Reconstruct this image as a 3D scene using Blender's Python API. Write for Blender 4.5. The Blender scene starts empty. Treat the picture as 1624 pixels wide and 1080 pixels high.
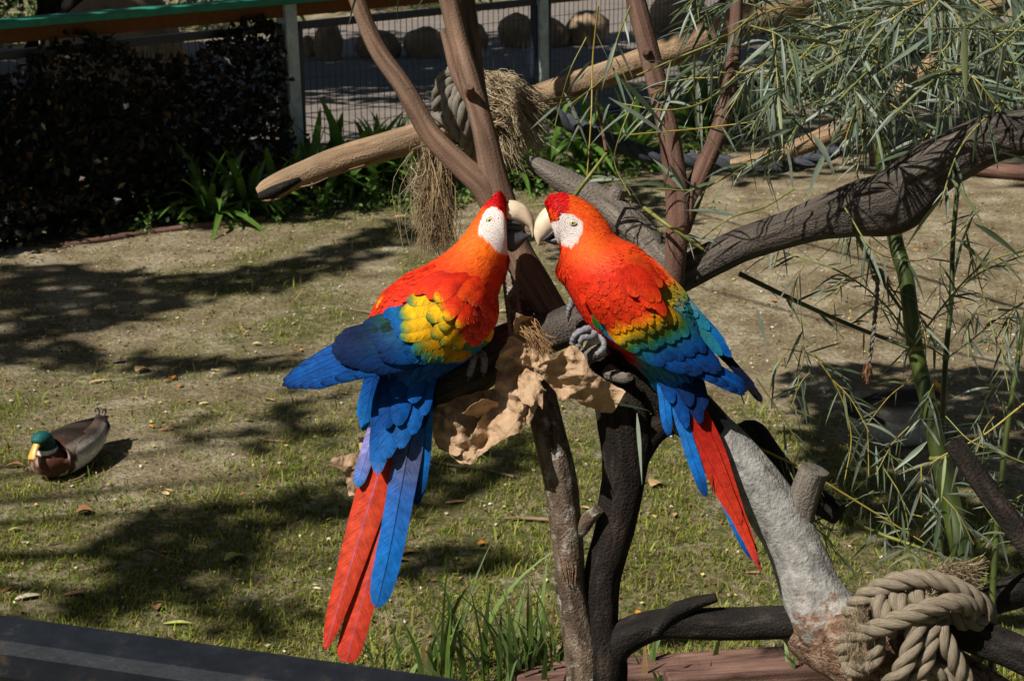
import bpy, math, random
import numpy as np
from mathutils import Vector, Matrix
R = random.Random(7)
NR = np.random.default_rng(11)
sc = bpy.context.scene
COL = sc.collection
# ------------------------------------------------------------------ camera
F = 2600.0; PITCH = math.radians(16.5); CAM = np.array([0, 0, 2.06])
cd = bpy.data.cameras.new('camera'); cam = bpy.data.objects.new('camera', cd); COL.objects.link(cam)
cam.location = CAM; cam.rotation_euler = (math.pi/2 - PITCH, 0, 0)
cd.sensor_width = 23.6; cd.lens = 23.6*F/1624; cd.clip_start = 0.05; cd.clip_end = 400
cd.dof.use_dof = True; cd.dof.focus_distance = 2.88; cd.dof.aperture_fstop = 10.0
sc.camera = cam
# ------------------------------------------------------------------ light
SUN = np.array([-0.52, -0.38, 0.77]); SUN /= np.linalg.norm(SUN)
elev = math.asin(SUN[2]); az = math.atan2(SUN[0], SUN[1])
w = bpy.data.worlds.new('World'); sc.world = w; w.use_nodes = True
sky = w.node_tree.nodes.new('ShaderNodeTexSky'); sky.sky_type = 'NISHITA'; sky.sun_disc = False
sky.sun_elevation = elev; sky.sun_rotation = az
w.node_tree.links.new(sky.outputs[0], w.node_tree.nodes['Background'].inputs[0])
w.node_tree.nodes['Background'].inputs[1].default_value = 0.05
sl = bpy.data.lights.new('sun', 'SUN'); sl.energy = 5.0; sl.angle = math.radians(0.53); sl.color = (1, 0.95, 0.87)
so = bpy.data.objects.new('sun', sl); COL.objects.link(so); so.location = (-6, -2, 9)
so.rotation_euler = Vector(SUN).to_track_quat('Z', 'Y').to_euler()
vs = sc.view_settings; vs.view_transform = 'Standard'; vs.look = 'None'; vs.gamma = 1; vs.exposure = 0.24
vs.use_curve_mapping = False
# ------------------------------------------------------------------ helpers
FWD = np.array([0, math.cos(PITCH), -math.sin(PITCH)]); UP = np.array([0, math.sin(PITCH), math.cos(PITCH)])
RT = np.array([1.0, 0, 0])
def P(u, v, d):
    "photo pixel + distance along the optical axis -> world point (arrays allowed)"
    u = np.asarray(u, float); v = np.asarray(v, float); d = np.asarray(d, float)
    r = FWD + RT*((u-812)/F)[..., None] - UP*((v-540)/F)[..., None]
    return CAM + r*d[..., None]
def G(u, v, z=0.0):
    "photo pixel -> point on the ground"
    r = FWD + RT*((u-812)/F) - UP*((v-540)/F)
    return CAM + r*((z-CAM[2])/r[2])
def lin(c):
    return ((c/255.0) if c <= 10.3 else 0) / 12.92 if c <= 10.3 else ((c/255.0+0.055)/1.055)**2.4
def S(r, g, b, k=1.0):
    return (lin(r)*k, lin(g)*k, lin(b)*k)
def lattice(ix, iy, seed):
    h = (ix*374761393 + iy*668265263 + seed*1442695041) & 0xffffffff
    h = ((h ^ (h >> 13))*1274126177) & 0xffffffff
    return ((h ^ (h >> 16)) & 0xffff)/65535.0
def vnoise(x, y, seed=0):
    x = np.asarray(x, float); y = np.asarray(y, float)
    ix = np.floor(x).astype(np.int64); iy = np.floor(y).astype(np.int64); fx = x-ix; fy = y-iy
    fx = fx*fx*(3-2*fx); fy = fy*fy*(3-2*fy)
    a = lattice(ix, iy, seed); b = lattice(ix+1, iy, seed); c = lattice(ix, iy+1, seed); d = lattice(ix+1, iy+1, seed)
    return (a*(1-fx)+b*fx)*(1-fy)+(c*(1-fx)+d*fx)*fy
def fbm(x, y, seed=0, o=4):
    s = 0; a = 0.5; t = 0
    for i in range(o):
        s = s+a*vnoise(x*2**i+17.3*i, y*2**i+9.1*i, seed+i); t += a; a *= 0.5
    return s/t
def mk(name, V, Fc, mat=None, parent=None, uv=None, col=None, smooth=True, extra=None):
    "one mesh object from world-space vertices"
    me = bpy.data.meshes.new(name)
    me.from_pydata(np.asarray(V, float).tolist(), [], Fc.tolist() if isinstance(Fc, np.ndarray) else Fc)
    if uv is not None:
        vi = np.empty(len(me.loops), np.int32); me.loops.foreach_get('vertex_index', vi)
        l = me.uv_layers.new(name='UV'); l.data.foreach_set('uv', np.asarray(uv, float)[vi].astype(np.float32).ravel())
    if col is not None:
        a = me.color_attributes.new('Col', 'FLOAT_COLOR', 'POINT')
        c = np.ones((len(me.vertices), 4), np.float32); c[:, :3] = np.asarray(col)[:, :3]
        a.data.foreach_set('color', c.ravel())
    if extra:
        for k, arr in extra.items():
            a = me.attributes.new(k, 'FLOAT_VECTOR', 'POINT'); a.data.foreach_set('vector', np.asarray(arr, np.float32).ravel())
    if smooth: me.polygons.foreach_set('use_smooth', [True]*len(me.polygons))
    if mat: me.materials.append(mat)
    me.update()
    return link(name, me, parent)
def link(name, me, parent=None, mw=None):
    o = bpy.data.objects.new(name, me); COL.objects.link(o)
    if parent is not None:
        o.parent = parent
        o.matrix_parent_inverse = PINV[parent.name]
    if mw is not None: o.matrix_basis = mw
    if o.name not in PINV: PINV[o.name] = PINV[parent.name] if parent is not None and False else Matrix.Identity(4)
    return o
PINV = {}
def thing(name, label, cat, loc, group=None):
    o = bpy.data.objects.new(name, None); COL.objects.link(o); o.location = [float(a) for a in loc]; o.empty_display_size = 0.1
    PINV[o.name] = Matrix.Translation(-Vector(o.location))
    return tag(o, label, cat, group)
def tag(o, label, cat, group=None):
    o['label'] = label; o['category'] = cat
    if group: o['group'] = group
    return o
def kind(o, k):
    o['kind'] = k; return o
def catmull(pts, n):
    "smooth curve through rows of pts, n samples"
    p = np.asarray(pts, float); m = len(p)
    if m == 2:
        t = np.linspace(0, 1, n)[:, None]; return p[0]*(1-t)+p[1]*t
    q = np.vstack([2*p[0]-p[1], p, 2*p[-1]-p[-2]])
    T = np.linspace(0, m-1-1e-9, n); i = T.astype(int); t = (T-i)[:, None]
    a, b, c, d = q[i], q[i+1], q[i+2], q[i+3]
    return 0.5*(2*b+(c-a)*t+(2*a-5*b+4*c-d)*t*t+(3*b-a-3*c+d)*t**3)
def tube(C, Rr, sides=12, amp=0.0, seed=0, freq=8.0, ridge=0.0, cap=True):
    "swept tube -> verts, faces, uv; seam kept on the far side from the camera"
    C = np.asarray(C, float); n = len(C); Rr = np.broadcast_to(np.asarray(Rr, float), (n,))
    T = np.gradient(C, axis=0); T /= np.linalg.norm(T, axis=1)[:, None]+1e-12
    ref = C[0]-CAM; ref = ref-T[0]*ref.dot(T[0]); ref /= np.linalg.norm(ref)+1e-9
    L = np.concatenate([[0], np.cumsum(np.linalg.norm(np.diff(C, axis=0), axis=1))])
    V = []; UV = []
    ang = np.linspace(0, 2*math.pi, sides+1)
    rm = Rr.mean()
    for i in range(n):
        ref = ref-T[i]*ref.dot(T[i]); ref /= np.linalg.norm(ref)+1e-9
        bi = np.cross(T[i], ref)
        k = np.ones(sides+1)
        if amp:
            ca, sa = np.cos(ang)*1.3, np.sin(ang)*1.3
            k = 1+amp*(fbm(ca*1.6+L[i]*freq+50, sa*1.6+L[i]*freq*0.6+20, seed, 3)-0.5)*2
            if ridge: k = k+ridge*(vnoise(np.cos(ang)*3.5+9, np.sin(ang)*3.5+L[i]*2.5+31, seed+5)-0.5)*2
            k[-1] = k[0]
        V.append(C[i]+(np.outer(np.cos(ang)*k, ref)+np.outer(np.sin(ang)*k, bi))*Rr[i])
        UV.append(np.stack([ang*rm, np.full(sides+1, L[i])], 1))
    V = np.concatenate(V); UV = np.concatenate(UV); s = sides+1; Fc = []
    for i in range(n-1):
        for j in range(sides):
            Fc.append((i*s+j, i*s+j+1, (i+1)*s+j+1, (i+1)*s+j))
    if cap:
        for e, i in ((0, 0), (1, n-1)):
            c0 = len(V); V = np.vstack([V, V[i*s:i*s+sides], C[i]+T[i]*(Rr[i]*0.12*(1 if e else -1))])
            UV = np.vstack([UV, UV[i*s:i*s+sides], [[0.0, L[i]]]])
            for j in range(sides):
                a, b = c0+j, c0+(j+1) % sides
                Fc.append((a, b, c0+sides) if e else (b, a, c0+sides))
    return V, Fc, UV
def px(pts, n):
    "rows (u,v,d,r_px) -> smooth world centreline + radii in metres"
    q = catmull(pts, n); return P(q[:, 0], q[:, 1], q[:, 2]), np.maximum(q[:, 3], 0.3)*q[:, 2]/F
def limb(name, pts, mat, parent, n=None, sides=16, amp=0.10, seed=None, freq=9.0, ridge=0.05):
    if n is None: n = max(8, int(sum(math.hypot(pts[i+1][0]-pts[i][0], pts[i+1][1]-pts[i][1]) for i in range(len(pts)-1))/9))
    C, r = px(pts, n)
    V, Fc, UV = tube(C, r, sides, amp, R.randrange(9999) if seed is None else seed, freq, ridge)
    return mk(name, V, Fc, mat, parent, UV)
class Bag:
    "collects many pieces that become one mesh"
    def __init__(s): s.V = []; s.F = []; s.C = []; s.U = []; s.n = 0
    def add(s, V, Fc, col=None, uv=None):
        V = np.asarray(V, float); s.V.append(V); s.F += [tuple(int(i)+s.n for i in f) for f in Fc]
        s.C.append(np.broadcast_to(np.asarray(col if col is not None else (1, 1, 1), float), (len(V), 3)))
        s.U.append(np.asarray(uv if uv is not None else np.zeros((len(V), 2)), float)); s.n += len(V)
    def build(s, name, mat, parent=None, smooth=True):
        return mk(name, np.concatenate(s.V), s.F, mat, parent, np.concatenate(s.U), np.concatenate(s.C), smooth)
# ------------------------------------------------------------------ materials
def newmat(name, rough=0.7, spec=0.3):
    m = bpy.data.materials.new(name); m.use_nodes = True; nt = m.node_tree; b = nt.nodes['Principled BSDF']
    b.inputs['Roughness'].default_value = rough; b.inputs['Specular IOR Level'].default_value = spec
    return m, nt, b
def node(nt, t, ins=None, **props):
    n = nt.nodes.new(t)
    for k, v in props.items(): setattr(n, k, v)
    for k, v in (ins or {}).items():
        if isinstance(v, bpy.types.NodeSocket): nt.links.new(v, n.inputs[k])
        else: n.inputs[k].default_value = v
    return n
def ramp(nt, fac, stops):
    n = nt.nodes.new('ShaderNodeValToRGB'); nt.links.new(fac, n.inputs[0]); e = n.color_ramp.elements
    while len(e) < len(stops): e.new(0.5)
    for x, (p, c) in zip(e, stops): x.position = p; x.color = (*c, 1) if len(c) == 3 else c
    return n.outputs[0]
def mix(nt, f, a, b, mode='MIX'):
    n = nt.nodes.new('ShaderNodeMix'); n.data_type = 'RGBA'; n.blend_type = mode
    for s, v in ((n.inputs[0], f), (n.inputs[6], a), (n.inputs[7], b)):
        if isinstance(v, bpy.types.NodeSocket): nt.links.new(v, s)
        else: s.default_value = (*v, 1) if isinstance(v, tuple) and len(v) == 3 else v
    return n.outputs[2]
def bump(nt, b, h, dist, strength=1.0, prev=None):
    n = node(nt, 'ShaderNodeBump', {'Height': h, 'Distance': dist, 'Strength': strength})
    nt.links.new(n.outputs[0], b.inputs['Normal'])
    return n
def bark(name, stops, around=60, along=9, bd=0.004, rough=0.85, patch=None, patch_scale=14, fine=220):
    "stops: colour ramp over stretched grain noise; patch: (colour, low, high) blotches"
    m, nt, b = newmat(name, rough, 0.2)
    uv = node(nt, 'ShaderNodeUVMap').outputs[0]
    mp = node(nt, 'ShaderNodeMapping', {'Vector': uv, 'Scale': (around, along, 1)}).outputs[0]
    g = node(nt, 'ShaderNodeTexNoise', {'Vector': mp, 'Scale': 1.0, 'Detail': 7.0, 'Roughness': 0.62, 'Distortion': 0.6}).outputs[0]
    c = ramp(nt, g, stops)
    co = node(nt, 'ShaderNodeTexCoord').outputs['Object']
    big = node(nt, 'ShaderNodeTexNoise', {'Vector': co, 'Scale': 9.0, 'Detail': 4.0}).outputs[0]
    c = mix(nt, 0.55, c, ramp(nt, big, [(0.3, (0.45, 0.45, 0.45)), (0.7, (1.25, 1.22, 1.18))]), 'MULTIPLY')
    fn = node(nt, 'ShaderNodeTexNoise', {'Vector': co, 'Scale': float(fine), 'Detail': 3.0}).outputs[0]
    h = node(nt, 'ShaderNodeMath', {0: g, 1: fn}, operation='ADD').outputs[0]
    if patch:
        pn = node(nt, 'ShaderNodeTexNoise', {'Vector': co, 'Scale': float(patch_scale), 'Detail': 6.0, 'Roughness': 0.7}).outputs[0]
        c = mix(nt, ramp(nt, pn, [(patch[1], (0, 0, 0)), (patch[2], (1, 1, 1))]), c, patch[0])
    nt.links.new(c, b.inputs['Base Color'])
    bump(nt, b, h, bd)
    return m
def colmat(name, rough=0.6, spec=0.3, noise=None, nd=0.25, bumpd=0, sheen=0, trans=0, uvstretch=None):
    "colour comes from the Col attribute, broken up by noise"
    m, nt, b = newmat(name, rough, spec)
    c = node(nt, 'ShaderNodeVertexColor', layer_name='Col').outputs[0]
    if noise:
        if uvstretch:
            uv = node(nt, 'ShaderNodeUVMap').outputs[0]
            vec = node(nt, 'ShaderNodeMapping', {'Vector': uv, 'Scale': uvstretch}).outputs[0]
        else: vec = node(nt, 'ShaderNodeTexCoord').outputs['Object']
        n = node(nt, 'ShaderNodeTexNoise', {'Vector': vec, 'Scale': float(noise), 'Detail': 4.0}).outputs[0]
        c = mix(nt, 1.0, c, ramp(nt, n, [(0.25, (1-nd,)*3), (0.75, (1+nd,)*3)]), 'MULTIPLY')
        if bumpd: bump(nt, b, n, bumpd)
    nt.links.new(c, b.inputs['Base Color'])
    if sheen: b.inputs['Sheen Weight'].default_value = sheen
    if trans:
        t = node(nt, 'ShaderNodeBsdfTranslucent', {'Color': c}); a = node(nt, 'ShaderNodeMixShader', {0: trans})
        out = nt.nodes['Material Output']
        nt.links.new(b.outputs[0], a.inputs[1]); nt.links.new(t.outputs[0], a.inputs[2]); nt.links.new(a.outputs[0], out.inputs[0])
    return m
M = {}
M['grass'] = colmat('grass_blades', 0.6, 0.2, trans=0.3)
M['leaf'] = colmat('leaves', 0.45, 0.4, noise=40, nd=0.2, trans=0.28)
M['dryleaf'] = colmat('fallen_leaves', 0.7, 0.2, noise=60, nd=0.25, bumpd=0.001)
M['fibre'] = colmat('rope_fibres', 0.8, 0.15)
M['dark'] = bark('shade_dark_bark', [(0.3, S(14, 12, 11)), (0.5, S(36, 30, 26)), (0.72, S(68, 58, 50))], 45, 12, 0.006)  # tone lowered to paint the main trunk's shade into the bark
M['mottled'] = bark('mottled_bark', [(0.3, S(52, 42, 34)), (0.5, S(104, 88, 74)), (0.75, S(150, 136, 120))], 45, 16, 0.005,
                    patch=(S(165, 160, 148), 0.54, 0.66), patch_scale=38)
M['log'] = bark('weathered_log_wood', [(0.25, S(26, 23, 22)), (0.42, S(72, 65, 60)), (0.62, S(104, 96, 88)), (0.8, S(134, 124, 114))], 80, 5, 0.006)
M['grey'] = bark('grey_driftwood', [(0.25, S(40, 36, 33)), (0.45, S(104, 96, 88)), (0.75, S(150, 142, 130))], 70, 6, 0.005)
M['stem'] = bark('brown_stem_bark', [(0.25, S(74, 55, 44)), (0.5, S(116, 92, 76)), (0.75, S(146, 122, 104))], 90, 5, 0.0015)
M['redstem'] = bark('reddish_stem_bark', [(0.25, S(66, 46, 38)), (0.5, S(106, 80, 68)), (0.75, S(136, 112, 98))], 90, 5, 0.0015)
M['peeled'] = bark('peeled_pole_wood', [(0.2, S(66, 52, 42)), (0.42, S(136, 112, 88)), (0.7, S(176, 150, 120))], 60, 6, 0.003,
                   patch=(S(96, 78, 60), 0.56, 0.66), patch_scale=9)
M['roughbark'] = bark('rough_brown_bark', [(0.3, S(60, 42, 34)), (0.5, S(128, 100, 82)), (0.72, S(178, 158, 138))], 60, 50, 0.010)
m = M['white'] = bark('white_bark', [(0.25, S(86, 84, 80)), (0.5, S(146, 144, 140)), (0.75, S(182, 178, 172))], 40, 34, 0.0035, patch=(S(112, 84, 66), 0.60, 0.66), patch_scale=9, fine=170)
nt = m.node_tree; b = nt.nodes['Principled BSDF']; old = b.inputs['Base Color'].links[0].from_socket     # pale bark flakes away to rough brown towards the limb's foot
sv = node(nt, 'ShaderNodeSeparateXYZ', {0: node(nt, 'ShaderNodeUVMap').outputs[0]}).outputs[1]
pn = node(nt, 'ShaderNodeTexNoise', {'Vector': node(nt, 'ShaderNodeTexCoord').outputs['Object'], 'Scale': 26.0, 'Detail': 6.0, 'Roughness': 0.7}).outputs[0]
ad = node(nt, 'ShaderNodeMath', {0: pn, 1: 0.22}, operation='MULTIPLY').outputs[0]; ad = node(nt, 'ShaderNodeMath', {0: ad, 1: sv}, operation='ADD').outputs[0]
mp = node(nt, 'ShaderNodeMapping', {'Vector': node(nt, 'ShaderNodeUVMap').outputs[0], 'Scale': (60, 50, 1)}).outputs[0]
gn = node(nt, 'ShaderNodeTexNoise', {'Vector': mp, 'Scale': 1.0, 'Detail': 7.0, 'Roughness': 0.62}).outputs[0]
brn = ramp(nt, gn, [(0.3, S(60, 42, 34)), (0.5, S(128, 100, 82)), (0.72, S(178, 158, 138))])
nt.links.new(mix(nt, ramp(nt, ad, [(0.175, (1, 1, 1)), (0.195, (0, 0, 0))]), old, brn), b.inputs['Base Color'])
M['black'] = bark('shade_black_wood', [(0.3, S(16, 14, 14)), (0.55, S(40, 36, 33)), (0.8, S(84, 77, 71))], 40, 14, 0.005)  # near-black tone stands in for the shade on the lower limb
def ropemat(name, a, b_):
    m, nt, b = newmat(name, 0.9, 0.1)
    uv = node(nt, 'ShaderNodeUVMap').outputs[0]
    mp = node(nt, 'ShaderNodeMapping', {'Vector': uv, 'Scale': (700, 60, 1), 'Rotation': (0, 0, 0.25)}).outputs[0]
    n = node(nt, 'ShaderNodeTexNoise', {'Vector': mp, 'Scale': 1.0, 'Detail': 5.0, 'Roughness': 0.7}).outputs[0]
    nt.links.new(ramp(nt, n, [(0.25, a), (0.7, b_)]), b.inputs['Base Color']); bump(nt, b, n, 0.0025)
    return m
M['rope'] = ropemat('manila_rope', S(66, 56, 46), S(172, 158, 136))
M['oldrope'] = ropemat('old_grey_rope', S(62, 58, 54), S(156, 148, 134))
M['darkrope'] = ropemat('dark_rope', S(26, 28, 34), S(96, 100, 108))
def flat(name, c, rough=0.6, spec=0.3, scale=30, var=0.2, bd=0.0, metal=0):
    m, nt, b = newmat(name, rough, spec)
    co = node(nt, 'ShaderNodeTexCoord').outputs['Object']
    n = node(nt, 'ShaderNodeTexNoise', {'Vector': co, 'Scale': float(scale), 'Detail': 6.0, 'Roughness': 0.65}).outputs[0]
    nt.links.new(ramp(nt, n, [(0.3, tuple(x*(1-var) for x in c)), (0.7, tuple(x*(1+var) for x in c))]), b.inputs['Base Color'])
    b.inputs['Metallic'].default_value = metal
    if bd: bump(nt, b, n, bd)
    return m
M['post'] = flat('pale_blue_post_paint', S(186, 196, 202), 0.7, 0.3, 12, 0.3, 0.001)
M['greenrail'] = flat('green_rail_paint', S(40, 128, 104), 0.5, 0.3, 10, 0.25)
M['bluemetal'] = flat('dark_blue_metal', S(30, 36, 54), 0.45, 0.5, 20, 0.2)
M['wire'] = flat('fence_wire', S(50, 52, 54), 0.5, 0.5, 20, 0.1)
M['concrete'] = flat('path_concrete', S(124, 115, 107), 0.9, 0.2, 3, 0.15, 0.002)
M['rock'] = flat('river_boulder', S(150, 128, 104), 0.9, 0.2, 7, 0.4, 0.01)
M['plank'] = bark('redwood_plank', [(0.3, S(66, 48, 42)), (0.5, S(112, 84, 74)), (0.75, S(146, 116, 102))], 60, 4, 0.002)
# ================================================================== setting
# how strongly grass grows at a ground point (0 bare soil .. 1 turf)
def gmask(x, y):
    a = fbm(x*0.9+3, y*0.75+8, 21, 4); b = fbm(x*4.1, y*3.4, 33, 3)
    near = np.clip((5.9-y)/2.6, -0.25, 1)*0.20
    rightbare = np.clip((x-0.7)*0.35, 0, 0.22)*np.clip((y-4.6)*0.8, 0, 1)
    return np.clip((a*0.6+b*0.4-0.47+near-rightbare)*4.0+0.42, 0, 1)
def gz(x, y):
    z = (fbm(x*0.7+5, y*0.7, 3, 3)-0.5)*0.10+(fbm(x*5, y*5, 9, 3)-0.5)*0.022
    return z*np.clip((y-2.2)/1.5, 0, 1)*np.clip((16-y)/6, 0.0, 1)
xs = np.concatenate([np.linspace(-60, -5, 14)[:-1], np.arange(-5, 5.01, 0.045), np.linspace(5, 60, 14)[1:]])
ys = np.concatenate([np.linspace(-20, 3.0, 8)[:-1], np.arange(3.0, 11.5, 0.045), np.linspace(11.5, 120, 22)[1:]])
X, Y = np.meshgrid(xs, ys); nx = len(xs); ny = len(ys)
Z = gz(X, Y)-0.03*(Y > 11)
gV = np.stack([X, Y, Z], -1).reshape(-1, 3)
ii = (np.arange(ny-1)[:, None]*nx+np.arange(nx-1)).ravel()
gF = np.stack([ii, ii+1, ii+nx+1, ii+nx], 1)
gm = gmask(gV[:, 0], gV[:, 1])
m, nt, b = newmat('soil', 0.95, 0.1)
co = node(nt, 'ShaderNodeTexCoord').outputs['Object']
n1 = node(nt, 'ShaderNodeTexNoise', {'Vector': co, 'Scale': 3.5, 'Detail': 8.0, 'Roughness': 0.65}).outputs[0]
n2 = node(nt, 'ShaderNodeTexNoise', {'Vector': co, 'Scale': 55.0, 'Detail': 6.0, 'Roughness': 0.7}).outputs[0]
c = ramp(nt, n1, [(0.3, S(122, 107, 82)), (0.5, S(164, 149, 121)), (0.7, S(208, 196, 170))])
c = mix(nt, 1.0, c, ramp(nt, n2, [(0.32, (0.34, 0.32, 0.28)), (0.5, (0.95, 0.95, 0.93)), (0.7, (1.5, 1.46, 1.38))]), 'MULTIPLY')
gatt = node(nt, 'ShaderNodeVertexColor', layer_name='Col').outputs[0]
sep = node(nt, 'ShaderNodeSeparateColor', {0: gatt}).outputs[0]
n3 = node(nt, 'ShaderNodeTexNoise', {'Vector': co, 'Scale': 22.0, 'Detail': 5.0}).outputs[0]
gf = node(nt, 'ShaderNodeMath', {0: sep, 1: ramp(nt, n3, [(0.35, (0, 0, 0)), (0.6, (1, 1, 1))])}, operation='MULTIPLY').outputs[0]
c = mix(nt, gf, c, mix(nt, n2, S(70, 76, 36), S(124, 126, 72)))
nt.links.new(c, b.inputs['Base Color']); bump(nt, b, n2, 0.035)
kind(mk('ground', gV, gF, m, None, None, np.stack([gm]*3, 1)), 'structure')

# short turf: blades spread over what the photograph shows of the enclosure
def blades(n, x0, x1, y0, y1, hmin, hmax, wid, dens_pow=1.0, lean=0.9):
    x = NR.uniform(x0, x1, n); y = y0+(y1-y0)*NR.random(n)**1.3
    keep = NR.random(n) < gmask(x, y)**dens_pow*np.clip(fbm(x*9, y*9, 77, 2)*2.4-0.45, 0.06, 1)
    keep &= np.abs(x) < 0.36*y+0.5
    x, y = x[keep], y[keep]; k = len(x); z = gz(x, y)-0.003
    h = NR.uniform(hmin, hmax, k); a = NR.uniform(0, 6.283, k); l = NR.uniform(0.2, lean, k)*h*1.5
    wv = wid*NR.uniform(0.6, 1.3, k); pa = a+NR.uniform(1.1, 2.0, k)
    B = np.stack([x, y, z], 1); px_ = np.stack([np.cos(pa)*wv, np.sin(pa)*wv, 0*wv], 1)
    mid = B+np.stack([np.cos(a)*l*0.4, np.sin(a)*l*0.4, h*0.62], 1); tip = B+np.stack([np.cos(a)*l, np.sin(a)*l, h*NR.uniform(0.6, 1, k)], 1)
    V = np.stack([B-px_, B+px_, mid+px_*0.8, mid-px_*0.8, tip], 1).reshape(-1, 3)
    i = np.arange(k)[:, None]*5
    Fq = np.concatenate([i+[0, 1, 2], i+[0, 2, 3], i+[3, 2, 4]])
    t = NR.random(k)[:, None]; dry = (NR.random(k) < 0.32)[:, None]
    c = np.where(dry, np.array(S(150, 132, 84))*(0.7+0.5*t), np.array(S(84, 102, 32))*(1-t)+np.array(S(164, 174, 72))*t)
    c = np.repeat(c, 5, 0)
    return V, Fq, c
Vs, Fs, Cs, off = [], [], [], 0
for args in ((330000, -3.6, 3.8, 3.3, 10.6, 0.008, 0.022, 0.0018), (110000, -2.4, 2.4, 3.3, 6.0, 0.014, 0.034, 0.0016), (9000, -3.4, 3.4, 3.4, 10, 0.03, 0.06, 0.003)):
    V, Fq, c = blades(*args); Vs.append(V); Fs.append(Fq+off); Cs.append(c); off += len(V)
o = mk('turf', np.concatenate(Vs), np.concatenate(Fs), M['grass'], None, None, np.concatenate(Cs), False)
kind(tag(o, 'short patchy grass growing on the bare soil of the enclosure', 'grass'), 'stuff')

# crumbs of soil, husks and droppings too small to pick apart
bag = Bag()
for i in range(9000):
    x = R.uniform(-3.4, 3.4); y = R.uniform(3.6, 10.3)
    if abs(x) > 0.35*y+0.3: continue
    s = R.uniform(0.002, 0.010)*R.choice([.6, 1, 1]); a = R.random()*6.28; z = float(gz(x, y))+0.002
    q = [(math.cos(a+k*1.571+R.uniform(-.3, .3))*s*(1 if k % 2 else R.uniform(.3, .8)), math.sin(a+k*1.571)*s*R.uniform(.6, 1.2), R.uniform(-.001, .006)) for k in range(4)]
    cc = R.choice([S(206, 196, 160), S(196, 186, 168), S(216, 206, 190), S(122, 96, 64), S(170, 148, 100), S(206, 196, 120), S(84, 66, 48), S(150, 92, 60)])
    V = [(x+p[0], y+p[1], z+p[2]+0.004) for p in q]+[(x, y, z+0.004+s*0.4), (x, y, z-0.004)]
    bag.add(V, [(0, 1, 4), (1, 2, 4), (2, 3, 4), (3, 0, 4), (1, 0, 5), (2, 1, 5), (3, 2, 5), (0, 3, 5)], cc)
o = bag.build('ground_litter', M['dryleaf'], None, False); kind(tag(o, 'tiny husks, crumbs and droppings scattered over the soil', 'litter'), 'stuff')

# ---------------------------------------------------------------- the fence behind
def boxV(c, ax, ay, az):
    c, ax, ay, az = map(np.asarray, (c, ax, ay, az))
    V = [c+ax*i+ay*j+az*k for k in (-1, 1) for j in (-1, 1) for i in (-1, 1)]
    return np.array(V, float), [(0, 2, 3, 1), (4, 5, 7, 6), (0, 1, 5, 4), (2, 6, 7, 3), (0, 4, 6, 2), (1, 3, 7, 5)]
def bevbox(name, c, ax, ay, az, mat, parent, bev=0.006):
    V, Fc = boxV(c, ax, ay, az); o = mk(name, V, Fc, mat, parent, smooth=False)
    md = o.modifiers.new('bevel', 'BEVEL'); md.width = bev; md.segments = 2
    return o
pA = G(0, 392); pB = G(468, 300)
fd = (pB-pA); fd[2] = 0; seg = np.linalg.norm(fd); fd /= seg; fn = np.array([fd[1], -fd[0], 0.0])   # fn points to the camera side
UPZ = np.array([0, 0, 1.0])
post_t = [0.0, 2.45, 4.9]
fence = thing('fence', 'wire mesh fence with pale posts, dark blue frame and green top rail', 'fence', pB)
def fp(t, z, off=0): return pB+fd*t+fn*off+UPZ*z
for i, t in enumerate([-2.55]+post_t):
    tilt = fd*0.016*(-1)
    bevbox('post', fp(t, 0.55), fd*0.048, fn*0.045, UPZ*0.62+tilt*1.0, M['post'], fence)
bevbox('top_rail', fp(1.2, 1.195), fd*5.2, fn*0.075, UPZ*0.022, M['greenrail'], fence)
bevbox('top_rail', fp(1.2, 1.130), fd*5.2, fn*0.020, UPZ*0.040, flat('rail_underside_wood', S(110, 66, 30), 0.8), fence)
for a, e in ((-5.0, -2.55), (-2.55, 0.0), (0.0, 2.45), (2.45, 4.9)):
    fr = Bag()
    x0, x1 = a+0.075, e-0.075
    for cc, aa in ((fp((x0+x1)/2, 1.03), (fd*(x1-x0)/2, UPZ*0.024)), (fp((x0+x1)/2, 0.10), (fd*(x1-x0)/2, UPZ*0.022)),
                   (fp(x0, 0.565), (fd*0.022, UPZ*0.44)), (fp(x1, 0.565), (fd*0.022, UPZ*0.44))):
        V, Fc = boxV(cc, aa[0], fn*0.02, aa[1]); fr.add(V, Fc)
    fr.build('panel_frame', M['bluemetal'], fence, False)
    wr = Bag()
    for t in np.arange(x0+0.03, x1, 0.055):
        V, Fc = boxV(fp(t, 0.565, 0.004), fd*0.0018, fn*0.0018, UPZ*0.46); wr.add(V, Fc)
    for z in np.arange(0.14, 1.02, 0.11):
        V, Fc = boxV(fp((x0+x1)/2, z), fd*(x1-x0)/2, fn*0.0018, UPZ*0.0018); wr.add(V, Fc)
    kind(wr.build('wire_mesh', M['wire'], fence, False), 'stuff')

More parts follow.
